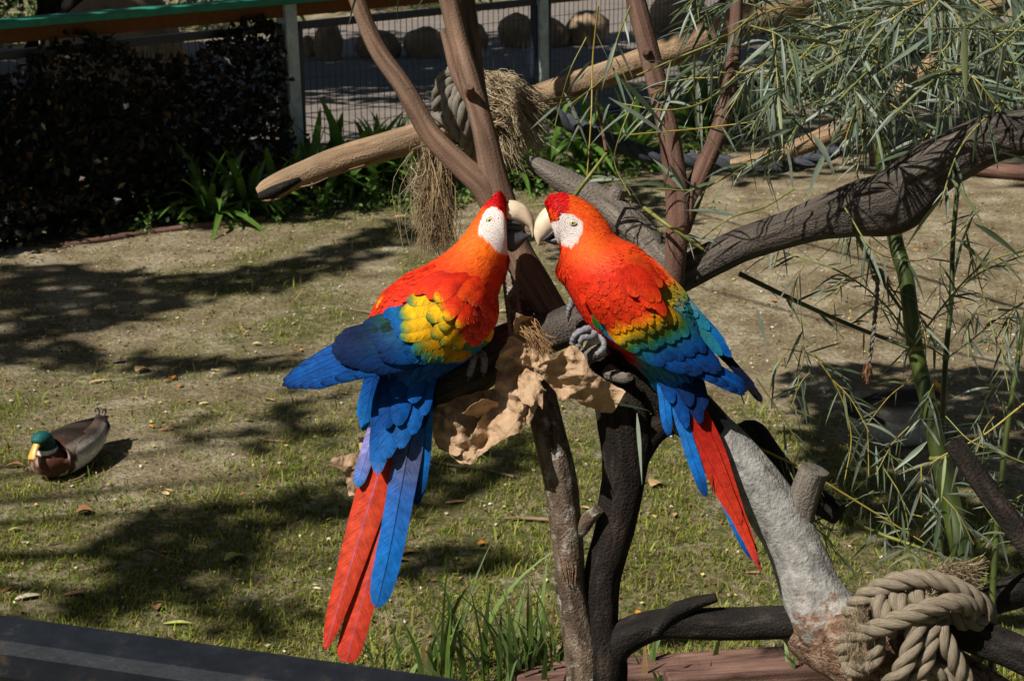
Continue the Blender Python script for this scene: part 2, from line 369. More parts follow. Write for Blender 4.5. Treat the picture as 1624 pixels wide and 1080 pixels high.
# concrete path beyond the fence, border of boulders, planting behind them
pw = fn*-1
def pt(t, o_, z=0): return pB+fd*t+pw*o_+UPZ*z
V = []; Fc = []
for i, t in enumerate(np.linspace(-7, 14, 30)):
    for j, o_ in enumerate((0.55, 2.5, 4.6, 7.3)): V.append(pt(t, o_, 0.012))
for i in range(29):
    for j in range(3): a = i*4+j; Fc.append((a, a+1, a+5, a+4))
kind(mk('path', V, Fc, M['concrete'], None), 'structure')
def boulder(c, s, seed, flatz=0.8):
    n, k = 12, 9; V = []; Fc = []
    for i in range(k+1):
        th = math.pi*i/k
        for j in range(n):
            ph = 2*math.pi*j/n; d = np.array([math.sin(th)*math.cos(ph), math.sin(th)*math.sin(ph), math.cos(th)])
            r = 0.8+0.4*float(fbm(d[0]*1.6+seed*3.1+10, d[1]*1.6+d[2]*2.3+seed+10, seed, 3))
            V.append(c+d*r*s)
    for i in range(k):
        for j in range(n): a = i*n+j; b_ = i*n+(j+1) % n; Fc.append((a, b_, b_+n, a+n))
    return V, Fc
bl = ['upright tan boulder right behind the pale fence post', 'low dark boulder beside the upright tan one', 'low rounded boulder in the shade of the border row',
      'wide low boulder between the brown stems', 'pair-topped tan boulder with a lit face by the path', 'rounded boulder lying against the lit tan boulder',
      'large dim boulder at the path edge', 'grey boulder beside the second fence post', 'tan boulder past the second fence post', 'boulder half hidden by bamboo leaves',
      'small boulder behind the bamboo leaves', 'smooth boulder at the far end of the border row']
rocks = [(523, 95, 21, 33), (490, 92, 12, 18), (600, 92, 34, 22), (672, 92, 30, 26), (818, 75, 26, 30), (868, 75, 30, 26), (745, 78, 26, 22), (930, 72, 34, 28), (1075, 55, 40, 40), (1150, 60, 32, 30), (1235, 55, 36, 30), (1330, 50, 40, 34)]
for i, (u, v, a, bb) in enumerate(rocks):
    g = G(u, v); d = (g-CAM).dot(FWD); s = d/F
    V, Fc = boulder(g+UPZ*bb*s*0.75, np.array([a*s*1.1, a*s*0.9, bb*s*1.15]), i+3)
    tag(mk('boulder', V, Fc, M['rock']), bl[i], 'boulder', 'boulders edging the path')
g = G(187, 172); V, Fc = boulder(g+UPZ*0.10, np.array([0.62, 0.5, 1.0]), 41)
tag(mk('rock_mound', V, Fc, M['rock']), 'big peaked grey rock mound behind the vine-covered fence', 'rock')
# leaves as small folded quads
def leafquad(c, d, up, L, W, fold=0.25):
    d = d/(np.linalg.norm(d)+1e-9); s = np.cross(d, up); s /= np.linalg.norm(s)+1e-9; n = np.cross(s, d)
    return [c, c+d*L*0.45+s*W+n*W*fold, c+d*L, c+d*L*0.45-s*W+n*W*fold, c+d*L*0.45]
LQ = [(0, 4, 1), (1, 4, 2), (2, 4, 3), (3, 4, 0)]
def rdir(z=0.0):
    v = NR.normal(size=3); v[2] += z; return v/np.linalg.norm(v)
def leafmass(n, fpos, L, W, cols):
    V = np.zeros((n*5, 3)); C = np.zeros((n*5, 3)); Fq = []
    for i in range(n):
        c = fpos(i); V[i*5:i*5+5] = leafquad(np.asarray(c), rdir(-0.2), rdir(1.2), L*R.uniform(.6, 1.3), W*R.uniform(.6, 1.3))
        C[i*5:i*5+5] = np.array(R.choice(cols))*R.uniform(.6, 1.25)
    Fq = (np.arange(n)[:, None, None]*5+np.array(LQ)).reshape(-1, 3)
    return V, Fq, C
GREENS = [S(60, 84, 34), S(78, 100, 44), S(92, 112, 52), S(48, 70, 32)]
# vine over the left part of the fence
vine = thing('fence_vine', 'dark leafy vine smothering the fence left of the pale post', 'vine', fp(-2.2, 0, 0.15))
def vpos(i):
    t = -4.9+4.75*R.random()**0.85; z = 0.03+R.random()**1.15*(0.98-0.10*math.sin(t*5)); o_ = 0.03+abs(R.gauss(0, 0.10))*(1.2-z*0.8)
    return fp(t, z, o_)
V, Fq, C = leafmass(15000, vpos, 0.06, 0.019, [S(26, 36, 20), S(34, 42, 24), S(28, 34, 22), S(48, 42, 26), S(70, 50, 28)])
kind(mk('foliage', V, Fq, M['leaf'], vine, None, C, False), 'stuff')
for k in range(16):
    t = -4.6+R.random()*4.4; q = [fp(t+R.uniform(-.1, .1)*j, 0.03+0.17*j, 0.05+0.03*R.random()) for j in range(6)]
    V, Fc, UV = tube(catmull(q, 16), 0.005, 5); mk('stem', V, Fc, M['dark'], vine, UV)
# background shrubs beyond the boulders
shr = ['dark shrub above the boulder border behind the green rail', 'dim leafy shrub behind the low boulders', 'shaded bush behind the lit tan boulders', 'yellow-green bush beyond the second fence post',
       'leafy shrub at the far edge of the path', 'dense bush filling the far corner beyond the bamboo']
shr += ['black-green shrub close behind the vine-covered fence panel', 'low dark shrub behind the fence beside the pale post', 'dark shrub behind the fence at the rock mound']
for i, (t, o_, rx, rz) in enumerate([(-5.2, 8.6, 2.2, 1.8), (-1.5, 8.8, 2.2, 1.7), (2.0, 8.8, 2.2, 1.6), (5.6, 8.9, 2.2, 1.7), (9.2, 8.9, 2.3, 1.8), (12.6, 8.4, 2.3, 2.0), (-2.9, 0.5, 0.9, 0.95), (-0.9, 0.7, 0.7, 0.62), (-4.6, 0.8, 0.9, 1.0)]):
    c0 = pt(t, o_+0.5); th = thing('shrub', shr[i], 'shrub', c0, 'shrubs behind the path' if i < 6 else 'shrubs behind the fence')
    def spos(k):
        d = rdir(0.3); r = R.random()**0.35; return c0+np.array([d[0]*rx*r, d[1]*(1.0 if i < 6 else 0.35)*r, abs(d[2])*rz*r+0.05])
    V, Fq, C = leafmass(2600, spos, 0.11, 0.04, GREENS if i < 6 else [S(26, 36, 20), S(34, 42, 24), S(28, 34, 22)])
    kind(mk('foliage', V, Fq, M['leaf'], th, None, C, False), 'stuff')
    for k in range(3):
        q = [c0+np.array([R.uniform(-.1, .1)*j+0.1*k-0.1, 0, 0.3*j]) for j in range(5)]
        V, Fc, UV = tube(catmull(q, 12), 0.02, 6); mk('stem', V, Fc, M['dark'], th, UV)
# ---------------------------------------------------------------- strap-leaved clumps along the fence foot
def strapmesh(name, L, W, arch, seed):
    rr = random.Random(seed); n = 8; V = []; Fc = []; C = []
    for i in range(n):
        t = i/(n-1); x = L*(t*0.62+0.1*arch*t*t)*arch; z = L*(t*(1.0-0.1*arch)-0.75*arch*t*t)
        wd = W*(math.sin(math.pi*min(1, (t*0.92+0.08)))**0.6)*(1-t**6)
        V += [(x, -wd, z+wd*0.3), (x, 0, z), (x, wd, z+wd*0.3)]
        c = np.array(S(96, 132, 52))*(0.6+0.5*t); C += [c*0.9, c*1.1, c*0.9]
    for i in range(n-1):
        for j in range(2): a = i*3+j; Fc.append((a, a+1, a+4, a+3))
    me = bpy.data.meshes.new(name); me.from_pydata(V, [], Fc)
    a = me.color_attributes.new('Col', 'FLOAT_COLOR', 'POINT'); cc = np.ones((len(V), 4), np.float32); cc[:, :3] = C; a.data.foreach_set('color', cc.ravel())
    me.polygons.foreach_set('use_smooth', [True]*len(me.polygons)); me.materials.append(M['leaf']); return me
straps = [strapmesh('strap_leaf', 0.62*k, 0.021, a, i) for i, (k, a) in enumerate([(1, .6), (0.95, .9), (0.85, 1.15), (1.1, .45), (0.9, 1.3), (0.7, 1.0)])]
def strap_plant(g, label, n, scale, group='strap-leaved plants along the fence'):
    th = thing('strap_leaf_plant', label, 'plant', g, group)
    for k in range(int(n*1.5)):
        a = R.random()*6.283; me = R.choice(straps); s = scale*R.uniform(.7, 1.15)
        mw = Matrix.Translation(Vector([float(x) for x in g+np.array([R.uniform(-.05, .05), R.uniform(-.05, .05), -0.01])])) @ Matrix.Rotation(a, 4, 'Z') @ Matrix.Rotation(R.uniform(-.25, .15), 4, 'Y') @ Matrix.Rotation(R.uniform(-.3, .3), 4, 'X') @ Matrix.Scale(s, 4)
        link('leaf', me, th, mw)
for u, v, lab, n, s in [(395, 340, 'bright arching strap-leaved plant at the foot of the vine', 26, 1.15), (440, 325, 'upright strap-leaved plant in front of the pale post', 18, 1.0),
                        (520, 300, 'strap-leaved plant just right of the pale post', 22, 1.15), (590, 296, 'broad strap-leaved plant under the peeled pole', 22, 1.2),
                        (655, 300, 'strap-leaved plant behind the frayed hanging rope', 18, 1.1), (335, 352, 'low arching strap-leaved plant at the foot of the dark vine', 22, 1.0), (490, 312, 'strap-leaved plant at the base of the pale post', 20, 1.2), (560, 305, 'dense strap-leaved plant below the middle of the peeled pole', 24, 1.3), (620, 305, 'arching strap-leaved plant left of the frayed hanging rope', 22, 1.1), (860, 290, 'shaded strap-leaved plant behind the grey dead limb', 22, 1.2),
                        (925, 265, 'strap-leaved plant under the dark rope', 24, 1.25), (1000, 255, 'tall strap-leaved plant between rope and reddish stem', 22, 1.3),
                        (1110, 215, 'bright green strap-leaved plant behind the reddish forked stem', 22, 1.4), (800, 300, 'strap-leaved plant behind the forked brown branch', 18, 1.1),
                        (1190, 215, 'strap-leaved plant seen through the bamboo leaves', 18, 1.2)]:
    strap_plant(G(u, v), lab, n, s)
# low weeds at the bed's edge
def wpos(i):
    u = R.choice([R.uniform(200, 460), R.uniform(440, 760), R.uniform(780, 1150)]); base = np.interp(u, [0, 250, 500, 760, 1150], [398, 368, 345, 325, 262])
    g = G(u, base-abs(R.gauss(0, 22))+8*math.sin(u*0.09)); return g+np.array([0, 0, R.random()**1.6*0.16*(0.5+0.5*math.sin(u*0.06)**2)])
V, Fq, C = leafmass(4200, wpos, 0.038, 0.013, [S(92, 124, 50), S(74, 104, 44), S(110, 140, 58), S(62, 88, 40)])
kind(tag(mk('bed_weeds', V, Fq, M['leaf'], None, None, C, False), 'low leafy green weeds along the edge of the fence bed', 'weeds'), 'stuff')
# red-brown edging strip at the bed
q = [G(u, v)+UPZ*0.015 for u, v in ((-30, 408), (120, 392), (250, 372), (420, 352))]
V, Fc, UV = tube(catmull(q, 30), 0.022, 8, 0.1, 4); tag(mk('bed_edging', V, Fc, M['plank'], None, UV), 'thin weathered edging strip along the foot of the vine', 'edging')
q = [G(u, v)+UPZ*0.04 for u, v in ((1380, 262), (1500, 272), (1640, 285), (1800, 296))]
V, Fc, UV = tube(catmull(q, 30), 0.05, 10, 0.1, 5); tag(mk('edging_log', V, Fc, M['plank'], None, UV), 'pinkish log edging on the sunny soil behind the big limb', 'log')

# ---------------------------------------------------------------- trees round about that throw the shade
def sample(poly, n, d=None):
    """n points inside a polygon: photo pixels on the ground (d None), photo pixels at distance d, or world xy when small numbers"""
    world = max(abs(c) for p in poly for c in p) <= 40
    pts = np.array(poly, float) if (world or d is not None) else np.array([G(*p)[:2] for p in poly])
    lo, hi = pts.min(0), pts.max(0); out = []
    while len(out) < n:
        q = lo+(hi-lo)*NR.random((n*2, 2)); ins = np.zeros(len(q), bool)
        for a in range(len(pts)):
            x1, y1 = pts[a]; x2, y2 = pts[a-1]
            ins ^= ((y1 > q[:, 1]) != (y2 > q[:, 1])) & (q[:, 0] < (x2-x1)*(q[:, 1]-y1)/(y2-y1+1e-12)+x1)
        out += list(q[ins])
    out = np.array(out[:n])
    return P(out[:, 0], out[:, 1], np.full(n, d)) if d is not None else np.column_stack([out, np.zeros(n)])
def parea(poly, d=None):
    world = max(abs(c) for p in poly for c in p) <= 40
    pts = np.array(poly, float) if world else (np.array([G(*p)[:2] for p in poly]) if d is None else np.array(poly, float)*d/F)
    return 0.5*abs(np.dot(pts[:, 0], np.roll(pts[:, 1], 1))-np.dot(pts[:, 1], np.roll(pts[:, 0], 1)))
def leafcloud(Pn, leaf, up):
    n = len(Pn); d = NR.normal(size=(n, 3)); d[:, 2] -= .2; d /= np.linalg.norm(d, axis=1)[:, None]; u = up+NR.normal(size=(n, 3))*0.35
    s_ = np.cross(d, u); s_ /= np.linalg.norm(s_, axis=1)[:, None]+1e-9; nn = np.cross(s_, d)
    L = leaf*1.8*NR.uniform(.7, 1.3, (n, 1)); W = leaf*.6*NR.uniform(.7, 1.3, (n, 1))
    V = np.stack([Pn, Pn+d*L*.45+s_*W+nn*W*.25, Pn+d*L, Pn+d*L*.45-s_*W+nn*W*.25, Pn+d*L*.45], 1).reshape(-1, 3)
    C = np.repeat(np.array(GREENS)[NR.integers(0, 4, n)]*NR.uniform(.6, 1.25, (n, 1)), 5, 0)
    return V, (np.arange(n)[:, None, None]*5+np.array(LQ)).reshape(-1, 3), C
def shade_tree(label, base, patches, zlo, zhi, leaf=0.07, gap=0.25, cloud=None):
    "crown clumps hang up the sun's path from the patches they shade: (polygon, cover[, distance])"
    th = thing('shade_tree', label, 'tree', base, 'trees round the enclosure')
    allp = []; tips = []
    for pa in patches:
        poly, cov = pa[:2]; d = pa[2] if len(pa) > 2 else None
        n = int(parea(poly, d)*(1.0 if d is None else 0.9)*cov*2.6/(leaf*leaf*1.08))+8; q = sample(poly, n, d)
        if d is None: q = q[vnoise(q[:, 0]*3.1, q[:, 1]*3.1, 5) > gap]
        z = NR.uniform(zlo, zhi, len(q)); p = q+SUN*((z-q[:, 2])/SUN[2])[:, None]; allp.append(p)
        tips += list(p[:: max(1, len(p)//2)][:2])
    if cloud is not None: allp.append(cloud); tips += list(cloud[::max(1, len(cloud)//5)][:5])
    V, Fq, C = leafcloud(np.concatenate(allp), leaf, SUN); kind(mk('crown', V, Fq, M['leaf'], th, None, C, False), 'stuff')
    b0 = np.asarray(base, float); top = b0*0.75+np.mean(tips, 0)*0.25; top[2] = zlo*0.8
    Cc = catmull([b0-UPZ*0.1, b0+UPZ*zlo*0.35, top], 20); V, Fc, UV = tube(Cc, np.linspace(0.17, 0.10, 20), 12, 0.1, 3, 3); mk('trunk', V, Fc, M['dark'], th, UV)
    for q in tips:
        Cc = catmull([top-UPZ*0.1, (top+q)/2+np.array([0, 0, 0.25]), q], 14); V, Fc, UV = tube(Cc, np.linspace(0.035, 0.006, 14), 6, 0.1, 3, 4); mk('limb', V, Fc, M['dark'], th, UV)
    return th
# added ring of unseen crowns dimming the sky, open where the sun comes in
n = 120000; dd = NR.normal(size=(n, 3)); dd[:, 2] = np.abs(dd[:, 2]); dd /= np.linalg.norm(dd, axis=1)[:, None]
rad = NR.uniform(10.0, 13.5, n); ring = np.array([0.3, 5.2, 0])+dd*rad[:, None]
ang = np.degrees(np.arccos(np.clip(dd@SUN, -1, 1))); azm = np.arctan2(dd[:, 0], dd[:, 1])
ok = (ring[:, 2] > 2.6) & (ang > 30) & (vnoise(azm*5+20, dd[:, 2]*7, 8) > 0.10)
qs = ring-SUN*(ring[:, 2]/SUN[2])[:, None]      # openings cut to dapple the path and the fence bed
ok &= ~((qs[:, 0] > -2.2) & (qs[:, 0] < 5) & (qs[:, 1] > 9) & (qs[:, 1] < 19) & (vnoise(qs[:, 0]*0.9+7, qs[:, 1]*1.3, 4) > 0.66))
ring, azm = ring[ok], azm[ok]
RL = ['added sky-dimming tree beyond the path, crown out of sight', 'added sky-dimming tree far right beyond the bamboo, crown out of sight', 'added sky-dimming tree right of the enclosure with a low spreading crown', 'added sky-dimming tree behind the viewer on the right',
      'added sky-dimming tree straight behind the viewer', 'added sky-dimming tree behind the viewer on the left', 'added sky-dimming tree far left past the vine-covered fence', 'added sky-dimming tree on the left beyond the rock mound']
for k in range(8):
    a0 = -math.pi+k*math.pi/4; sel = (azm >= a0) & (azm < a0+math.pi/4); am = a0+math.pi/8
    if sel.sum() < 50: continue
    base = np.array([0.3+math.sin(am)*13.5, 5.2+math.cos(am)*13.5, 0]); shade_tree(RL[(k+4) % 8], base, [], 4.0, 5.0, 0.15, cloud=ring[sel])
shade_tree('broad tree standing left of the enclosure, shading its soil', (-6.6, 2.2, 0),
    [([(-260, 480), (0, 430), (200, 432), (330, 440), (480, 408), (640, 352), (680, 372), (560, 425), (420, 462), (300, 478), (200, 520), (0, 560), (-260, 580)], 1.3),
     ([(-260, 530), (60, 545), (300, 570), (560, 570), (560, 596), (300, 596), (60, 578), (-260, 575)], 1.1),
     ([(180, 850), (260, 820), (420, 800), (400, 850), (400, 910), (330, 950), (100, 985), (40, 985), (200, 925), (190, 890)], 1.4),
     ([(430, 810), (560, 770), (700, 735), (840, 700), (900, 730), (760, 790), (560, 830), (450, 850)], 0.9),
     ([(250, 690), (430, 650), (560, 610), (560, 700), (420, 720)], 0.3), ([(300, 960), (420, 950), (520, 980), (440, 1010), (320, 1000)], 0.5), ([(640, 880), (800, 860), (820, 900), (660, 930)], 0.5)], 5.2, 6.6, gap=0.08)
shade_tree('tall tree by the fence, shading the vine and the green rail', (-9.5, 8.2, 0),
    [([(-6.5, 7.6), (-2.1, 9.3), (-1.62, 10.3), (-0.6, 10.3), (-0.4, 10.5), (-1.7, 12.2), (-6.5, 12.0)], 1.2),
     ([(-8, 11.5), (-1.9, 11.5), (-2.6, 19), (-8, 19)], 1.3), ([(-2.4, 16.2), (2.6, 16.6), (6, 17), (6, 20), (-2.4, 20)], 0.3), ([(0, -20), (430, -20), (430, 240), (330, 300), (200, 330), (0, 360)], 0.9, 9.3)], 4.2, 5.4, 0.10, 0.12)
shade_tree('tree leaning over the path beyond the fence', (-9.5, 15.0, 0),
    [([(-2.2, 14.0), (2.4, 14.6), (2.6, 15.6), (-2.0, 15.3)], 0.6), ([(-1.9, 11.6), (0.8, 11.8), (2.6, 12.4), (2.5, 12.9), (-1.0, 12.6)], 0.6),
     ([(-1.0, 13.2), (2.0, 13.3), (3.0, 13.9), (0.0, 13.7)], 0.6), ([(2.6, 11.8), (6, 12.5), (6, 17), (2.6, 16.4)], 0.8), ([(-0.6, 10.1), (1.2, 10.4), (3, 11.3), (3, 11.8), (-0.6, 11)], 0.3)], 4.0, 5.2, 0.09)
shade_tree('leaning tree shading the soil under the bamboo', (4.6, 0.6, 0),
    [([(1250, 590), (1400, 575), (1640, 590), (1760, 640), (1760, 980), (1560, 1020), (1380, 900), (1300, 760)], 1.4),
     ([(840, 385), (1010, 300), (1120, 345), (1080, 440), (930, 440)], 0.7)], 2.9, 3.6, 0.06)

# ================================================================== the perch tree
D0 = 2.90
tree = thing('perch_tree', 'dead tree with a dark trunk, pale right limb and thick weathered perch log', 'tree', P(915, 1440, 2.98))
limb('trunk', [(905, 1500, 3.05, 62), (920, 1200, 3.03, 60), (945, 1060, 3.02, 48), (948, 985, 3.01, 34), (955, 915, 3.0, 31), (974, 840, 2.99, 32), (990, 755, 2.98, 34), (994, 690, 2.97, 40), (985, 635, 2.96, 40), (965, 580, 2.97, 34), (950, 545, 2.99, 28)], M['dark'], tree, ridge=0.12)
lt = limb('trunk', [(935, 1130, 3.0, 34), (920, 1020, 2.99, 26), (905, 930, 2.98, 23), (903, 890, 2.97, 23), (897, 820, 2.96, 24), (887, 752, 2.95, 25), (870, 685, 2.95, 24), (858, 640, 2.96, 24), (850, 590, 2.97, 22), (848, 550, 2.98, 20)], M['mottled'], tree, ridge=0.1)
limb('stub', [(905, 850, 2.97, 14), (922, 836, 2.96, 14), (936, 820, 2.95, 11), (950, 807, 2.94, 8)], M['mottled'], tree, sides=12)
# torn strip of reddish bark below the stub
q = np.array([(898, 848, 16), (900, 880, 17), (903, 905, 15), (905, 925, 11)]); bag = Bag()
for k in range(26):
    x0 = R.uniform(-1, 1); pts = [(a+x0*c*0.9+R.uniform(-1, 1), b_+R.uniform(-4, 4), 2.945+x0*x0*0.008+R.uniform(-.002, .002), 1.3) for a, b_, c in q[:R.choice([3, 4, 4])]]
    C, r = px(pts, 8); V, Fc, UV = tube(C, r, 4); bag.add(V, Fc, uv=UV)
bag.build('torn_bark', M['roughbark'], tree)
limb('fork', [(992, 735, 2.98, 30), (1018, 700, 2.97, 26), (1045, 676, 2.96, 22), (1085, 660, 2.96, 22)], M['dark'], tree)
limb('pale_limb', [(1352, 1022, 2.93, 40), (1316, 988, 2.93, 58), (1288, 940, 2.935, 50), (1266, 882, 2.94, 44), (1236, 822, 2.95, 45), (1192, 760, 2.95, 41), (1145, 702, 2.955, 37), (1100, 658, 2.96, 32), (1060, 628, 2.965, 28), (1020, 600, 2.97, 20)], M['white'], tree, sides=30, amp=0.09, ridge=0.06)
limb('dark_limb', [(1130, 690, 2.955, 36), (1085, 648, 2.95, 40), (1040, 610, 2.955, 37), (985, 572, 2.97, 33), (935, 545, 2.985, 26)], M['dark'], tree, sides=20, amp=0.12, ridge=0.1)  # upper end of the pale limb, its shade put into dark bark
limb('limb_base', [(1240, 985, 2.95, 24), (1264, 990, 2.95, 40), (1316, 1010, 2.935, 58), (1370, 1025, 2.90, 72), (1440, 1060, 2.90, 64), (1540, 1110, 2.92, 60), (1640, 1180, 2.95, 58)], M['roughbark'], tree, sides=26, amp=0.16, ridge=0.12)
limb('stub', [(1256, 850, 2.95, 34), (1268, 810, 2.94, 27), (1282, 770, 2.93, 25), (1292, 744, 2.92, 24)], M['grey'], tree)
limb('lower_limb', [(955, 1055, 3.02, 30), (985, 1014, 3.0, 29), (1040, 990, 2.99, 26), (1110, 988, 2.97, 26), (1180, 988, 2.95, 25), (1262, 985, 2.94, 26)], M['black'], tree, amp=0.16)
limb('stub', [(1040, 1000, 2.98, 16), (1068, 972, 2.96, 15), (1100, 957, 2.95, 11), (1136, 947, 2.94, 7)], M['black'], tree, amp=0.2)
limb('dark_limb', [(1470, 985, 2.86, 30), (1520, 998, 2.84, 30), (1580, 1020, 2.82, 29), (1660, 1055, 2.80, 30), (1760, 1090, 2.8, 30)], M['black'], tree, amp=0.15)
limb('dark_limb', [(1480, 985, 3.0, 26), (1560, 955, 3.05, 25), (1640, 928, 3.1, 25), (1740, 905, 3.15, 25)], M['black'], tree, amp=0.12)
big = limb('perch_log', [(618, 655, 2.97, 30), (660, 632, 2.965, 38), (740, 594, 2.97, 41), (805, 550, 2.99, 38), (890, 522, 3.0, 32), (960, 495, 3.01, 32), (1040, 458, 3.02, 29), (1095, 430, 3.03, 28), (1180, 388, 3.02, 27), (1250, 364, 3.0, 29), (1297, 347, 2.98, 34), (1363, 329, 2.95, 45), (1415, 318, 2.93, 52), (1450, 290, 2.92, 48), (1491, 258, 2.90, 44), (1569, 220, 2.87, 37), (1640, 207, 2.84, 36), (1780, 190, 2.8, 38), (1900, 170, 2.78, 38)], M['log'], tree, sides=24, amp=0.10, ridge=0.09, n=170)
limb('grey_limb', [(836, 252, 3.16, 5), (848, 259, 3.16, 11), (880, 278, 3.15, 18), (915, 299, 3.14, 22), (950, 318, 3.13, 24), (985, 345, 3.11, 27), (1018, 378, 3.09, 26), (1052, 416, 3.06, 24), (1085, 445, 3.04, 22)], M['grey'], tree, sides=20, amp=0.12, ridge=0.12)
limb('stub', [(968, 330, 3.12, 20), (976, 312, 3.11, 16), (984, 297, 3.10, 12)], M['grey'], tree, amp=0.2)
limb('stub', [(915, 572, 2.93, 15), (945, 560, 2.90, 12), (962, 552, 2.89, 11)], M['grey'], tree)
limb('stub', [(965, 590, 2.93, 14), (990, 600, 2.90, 9), (999, 597, 2.89, 7)], M['grey'], tree)
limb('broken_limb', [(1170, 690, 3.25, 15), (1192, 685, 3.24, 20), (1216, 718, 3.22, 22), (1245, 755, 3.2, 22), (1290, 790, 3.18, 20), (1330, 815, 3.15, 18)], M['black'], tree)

br = thing('forked_branch', 'smooth brown forked branch rising behind the left-facing gap between the macaws', 'branch', P(878, 500, 3.0))
br['label'] = 'smooth brown branch forking upward just behind the yellow-winged macaw'
limb('stem', [(455, -330, 3.12, 9), (540, -70, 3.10, 12), (566, 0, 3.10, 13), (598, 78, 3.10, 14), (641, 140, 3.09, 15), (682, 212, 3.08, 17), (730, 262, 3.07, 19), (766, 296, 3.06, 22), (785, 330, 3.06, 22)], M['stem'], br, amp=0.06)
limb('stem', [(668, -320, 3.10, 11), (700, -60, 3.08, 15), (712, 0, 3.08, 16), (731, 78, 3.08, 16), (751, 148, 3.07, 17), (769, 214, 3.06, 18), (783, 280, 3.06, 22), (793, 320, 3.06, 25), (806, 365, 3.05, 25), (822, 405, 3.05, 25), (850, 452, 3.04, 25), (890, 520, 3.02, 25)], M['stem'], br, amp=0.06)
limb('stem', [(712, -280, 3.16, 8), (733, -60, 3.14, 11), (741, 0, 3.14, 12), (748, 60, 3.13, 13), (756, 130, 3.11, 13), (768, 205, 3.09, 14)], M['stem'], br, amp=0.06)
limb('stub', [(703, 48, 3.12, 6), (712, 78, 3.12, 8), (724, 118, 3.11, 10), (748, 165, 3.10, 10)], M['stem'], br, amp=0.08)
limb('knot', [(746, 150, 3.05, 9), (745, 143, 3.035, 8), (745, 138, 3.02, 5)], M['stem'], br, sides=10)
limb('stem', [(826, 408, 3.07, 18), (820, 450, 3.06, 20), (824, 500, 3.04, 22), (835, 545, 3.02, 22)], M['mottled'], br, amp=0.08)
br2 = thing('upright_branch', 'reddish brown forked branch standing on the big weathered limb among bamboo leaves', 'branch', P(1070, 440, 2.98))
limb('stem', [(930, -320, 3.0, 11), (992, -60, 2.98, 15), (1008, 0, 2.98, 16), (1030, 85, 2.98, 17), (1051, 170, 2.98, 17), (1064, 234, 2.98, 18), (1074, 319, 2.98, 19), (1073, 383, 2.98, 18), (1068, 450, 3.0, 17)], M['redstem'], br2, amp=0.06)
limb('stem', [(1172, -300, 3.06, 6), (1170, -60, 3.03, 9), (1167, 30, 3.03, 10), (1159, 119, 3.02, 12), (1141, 204, 3.01, 14), (1117, 262, 3.0, 15), (1095, 315, 2.99, 17), (1078, 365, 2.985, 17)], M['redstem'], br2, amp=0.06)
limb('knot', [(1027, 86, 2.965, 8), (1026, 84, 2.955, 7), (1025, 83, 2.948, 4)], M['redstem'], br2, sides=10)
pole = thing('peeled_pole', 'pale peeled pole lashed with old rope, its broken end to the left', 'pole', P(415, 305, 3.45))
limb('pole', [(411, 309, 3.45, 12), (425, 302, 3.45, 18), (460, 284, 3.45, 19), (517, 261, 3.44, 20), (590, 238, 3.43, 21), (680, 212, 3.42, 22), (770, 182, 3.41, 22), (862, 154, 3.40, 22), (970, 115, 3.38, 21), (1077, 77, 3.36, 22), (1145, 46, 3.34, 24), (1226, 18, 3.32, 26), (1330, -25, 3.3, 28)], M['peeled'], pole, sides=20, amp=0.08, ridge=0.10, n=110)
# split, dark-hearted end of the pole and loose splinters
limb('split_end', [(412, 312, 3.43, 6), (430, 306, 3.42, 9), (452, 296, 3.42, 8), (476, 284, 3.425, 4)], M['black'], pole, sides=10, amp=0.3)
for a, b_ in (((415, 318), (440, 312)), ((420, 320), (462, 305)), ((470, 298), (520, 282)), ((540, 272), (600, 252)), ((495, 290), (494, 300))):
    limb('splinter', [(a[0], a[1], 3.43, 1.2), ((a[0]+b_[0])/2, (a[1]+b_[1])/2+3, 3.42, 1.6), (b_[0], b_[1], 3.43, 1.0)], M['peeled'], pole, n=8, sides=5)
hb = thing('background_branch', 'broken tan branch half hidden behind the bamboo leaves', 'branch', P(1310, 215, 3.35))
limb('branch', [(1160, 262, 3.45, 9), (1230, 246, 3.42, 12), (1310, 217, 3.38, 16), (1372, 187, 3.36, 17), (1400, 168, 3.36, 16), (1450, 130, 3.36, 17), (1500, 84, 3.36, 17), (1580, 10, 3.36, 17), (1640, -50, 3.36, 17)], M['peeled'], hb, amp=0.14)
ds = limb('leaning_stick', [(1511, 700, 2.62, 15), (1545, 748, 2.6, 17), (1590, 810, 2.58, 18), (1650, 890, 2.56, 19), (1740, 1010, 2.54, 20), (1850, 1160, 2.5, 22), (2010, 1370, 2.45, 24)], M['dark'], None, amp=0.08)
tag(ds, 'dark cut stick leaning at the edge below the bamboo culm', 'stick')

# ================================================================== ropes
def rope(path, r, parent, mat, strands=3, turns=None, name='rope_turn', n=None, phase=0.0):
    q = catmull(path, n or max(24, int(len(path)*16))); C = P(q[:, 0], q[:, 1], q[:, 2]); s = q[:, 2].mean()/F
    T = np.gradient(C, axis=0); T /= np.linalg.norm(T, axis=1)[:, None]
    L = np.concatenate([[0], np.cumsum(np.linalg.norm(np.diff(C, axis=0), axis=1))]); pitch = r*s*6.0
    ref = np.cross(T[0], [0.3, 0.2, 0.9]); bag = Bag()
    A = []; Bv = []
    for i in range(len(C)):
        ref = ref-T[i]*ref.dot(T[i]); ref /= np.linalg.norm(ref); A.append(ref.copy()); Bv.append(np.cross(T[i], ref))
    A = np.array(A); Bv = np.array(Bv)
    for k in range(strands):
        ph = L/pitch*2*math.pi+k*2*math.pi/strands+phase
        CC = C+(A*np.cos(ph)[:, None]+Bv*np.sin(ph)[:, None])*(r*s*0.52)
        V, Fc, UV = tube(CC, r*s*0.56, 9, 0.05, k+3, 30); bag.add(V, Fc, uv=UV)
    return bag.build(name, mat, parent)
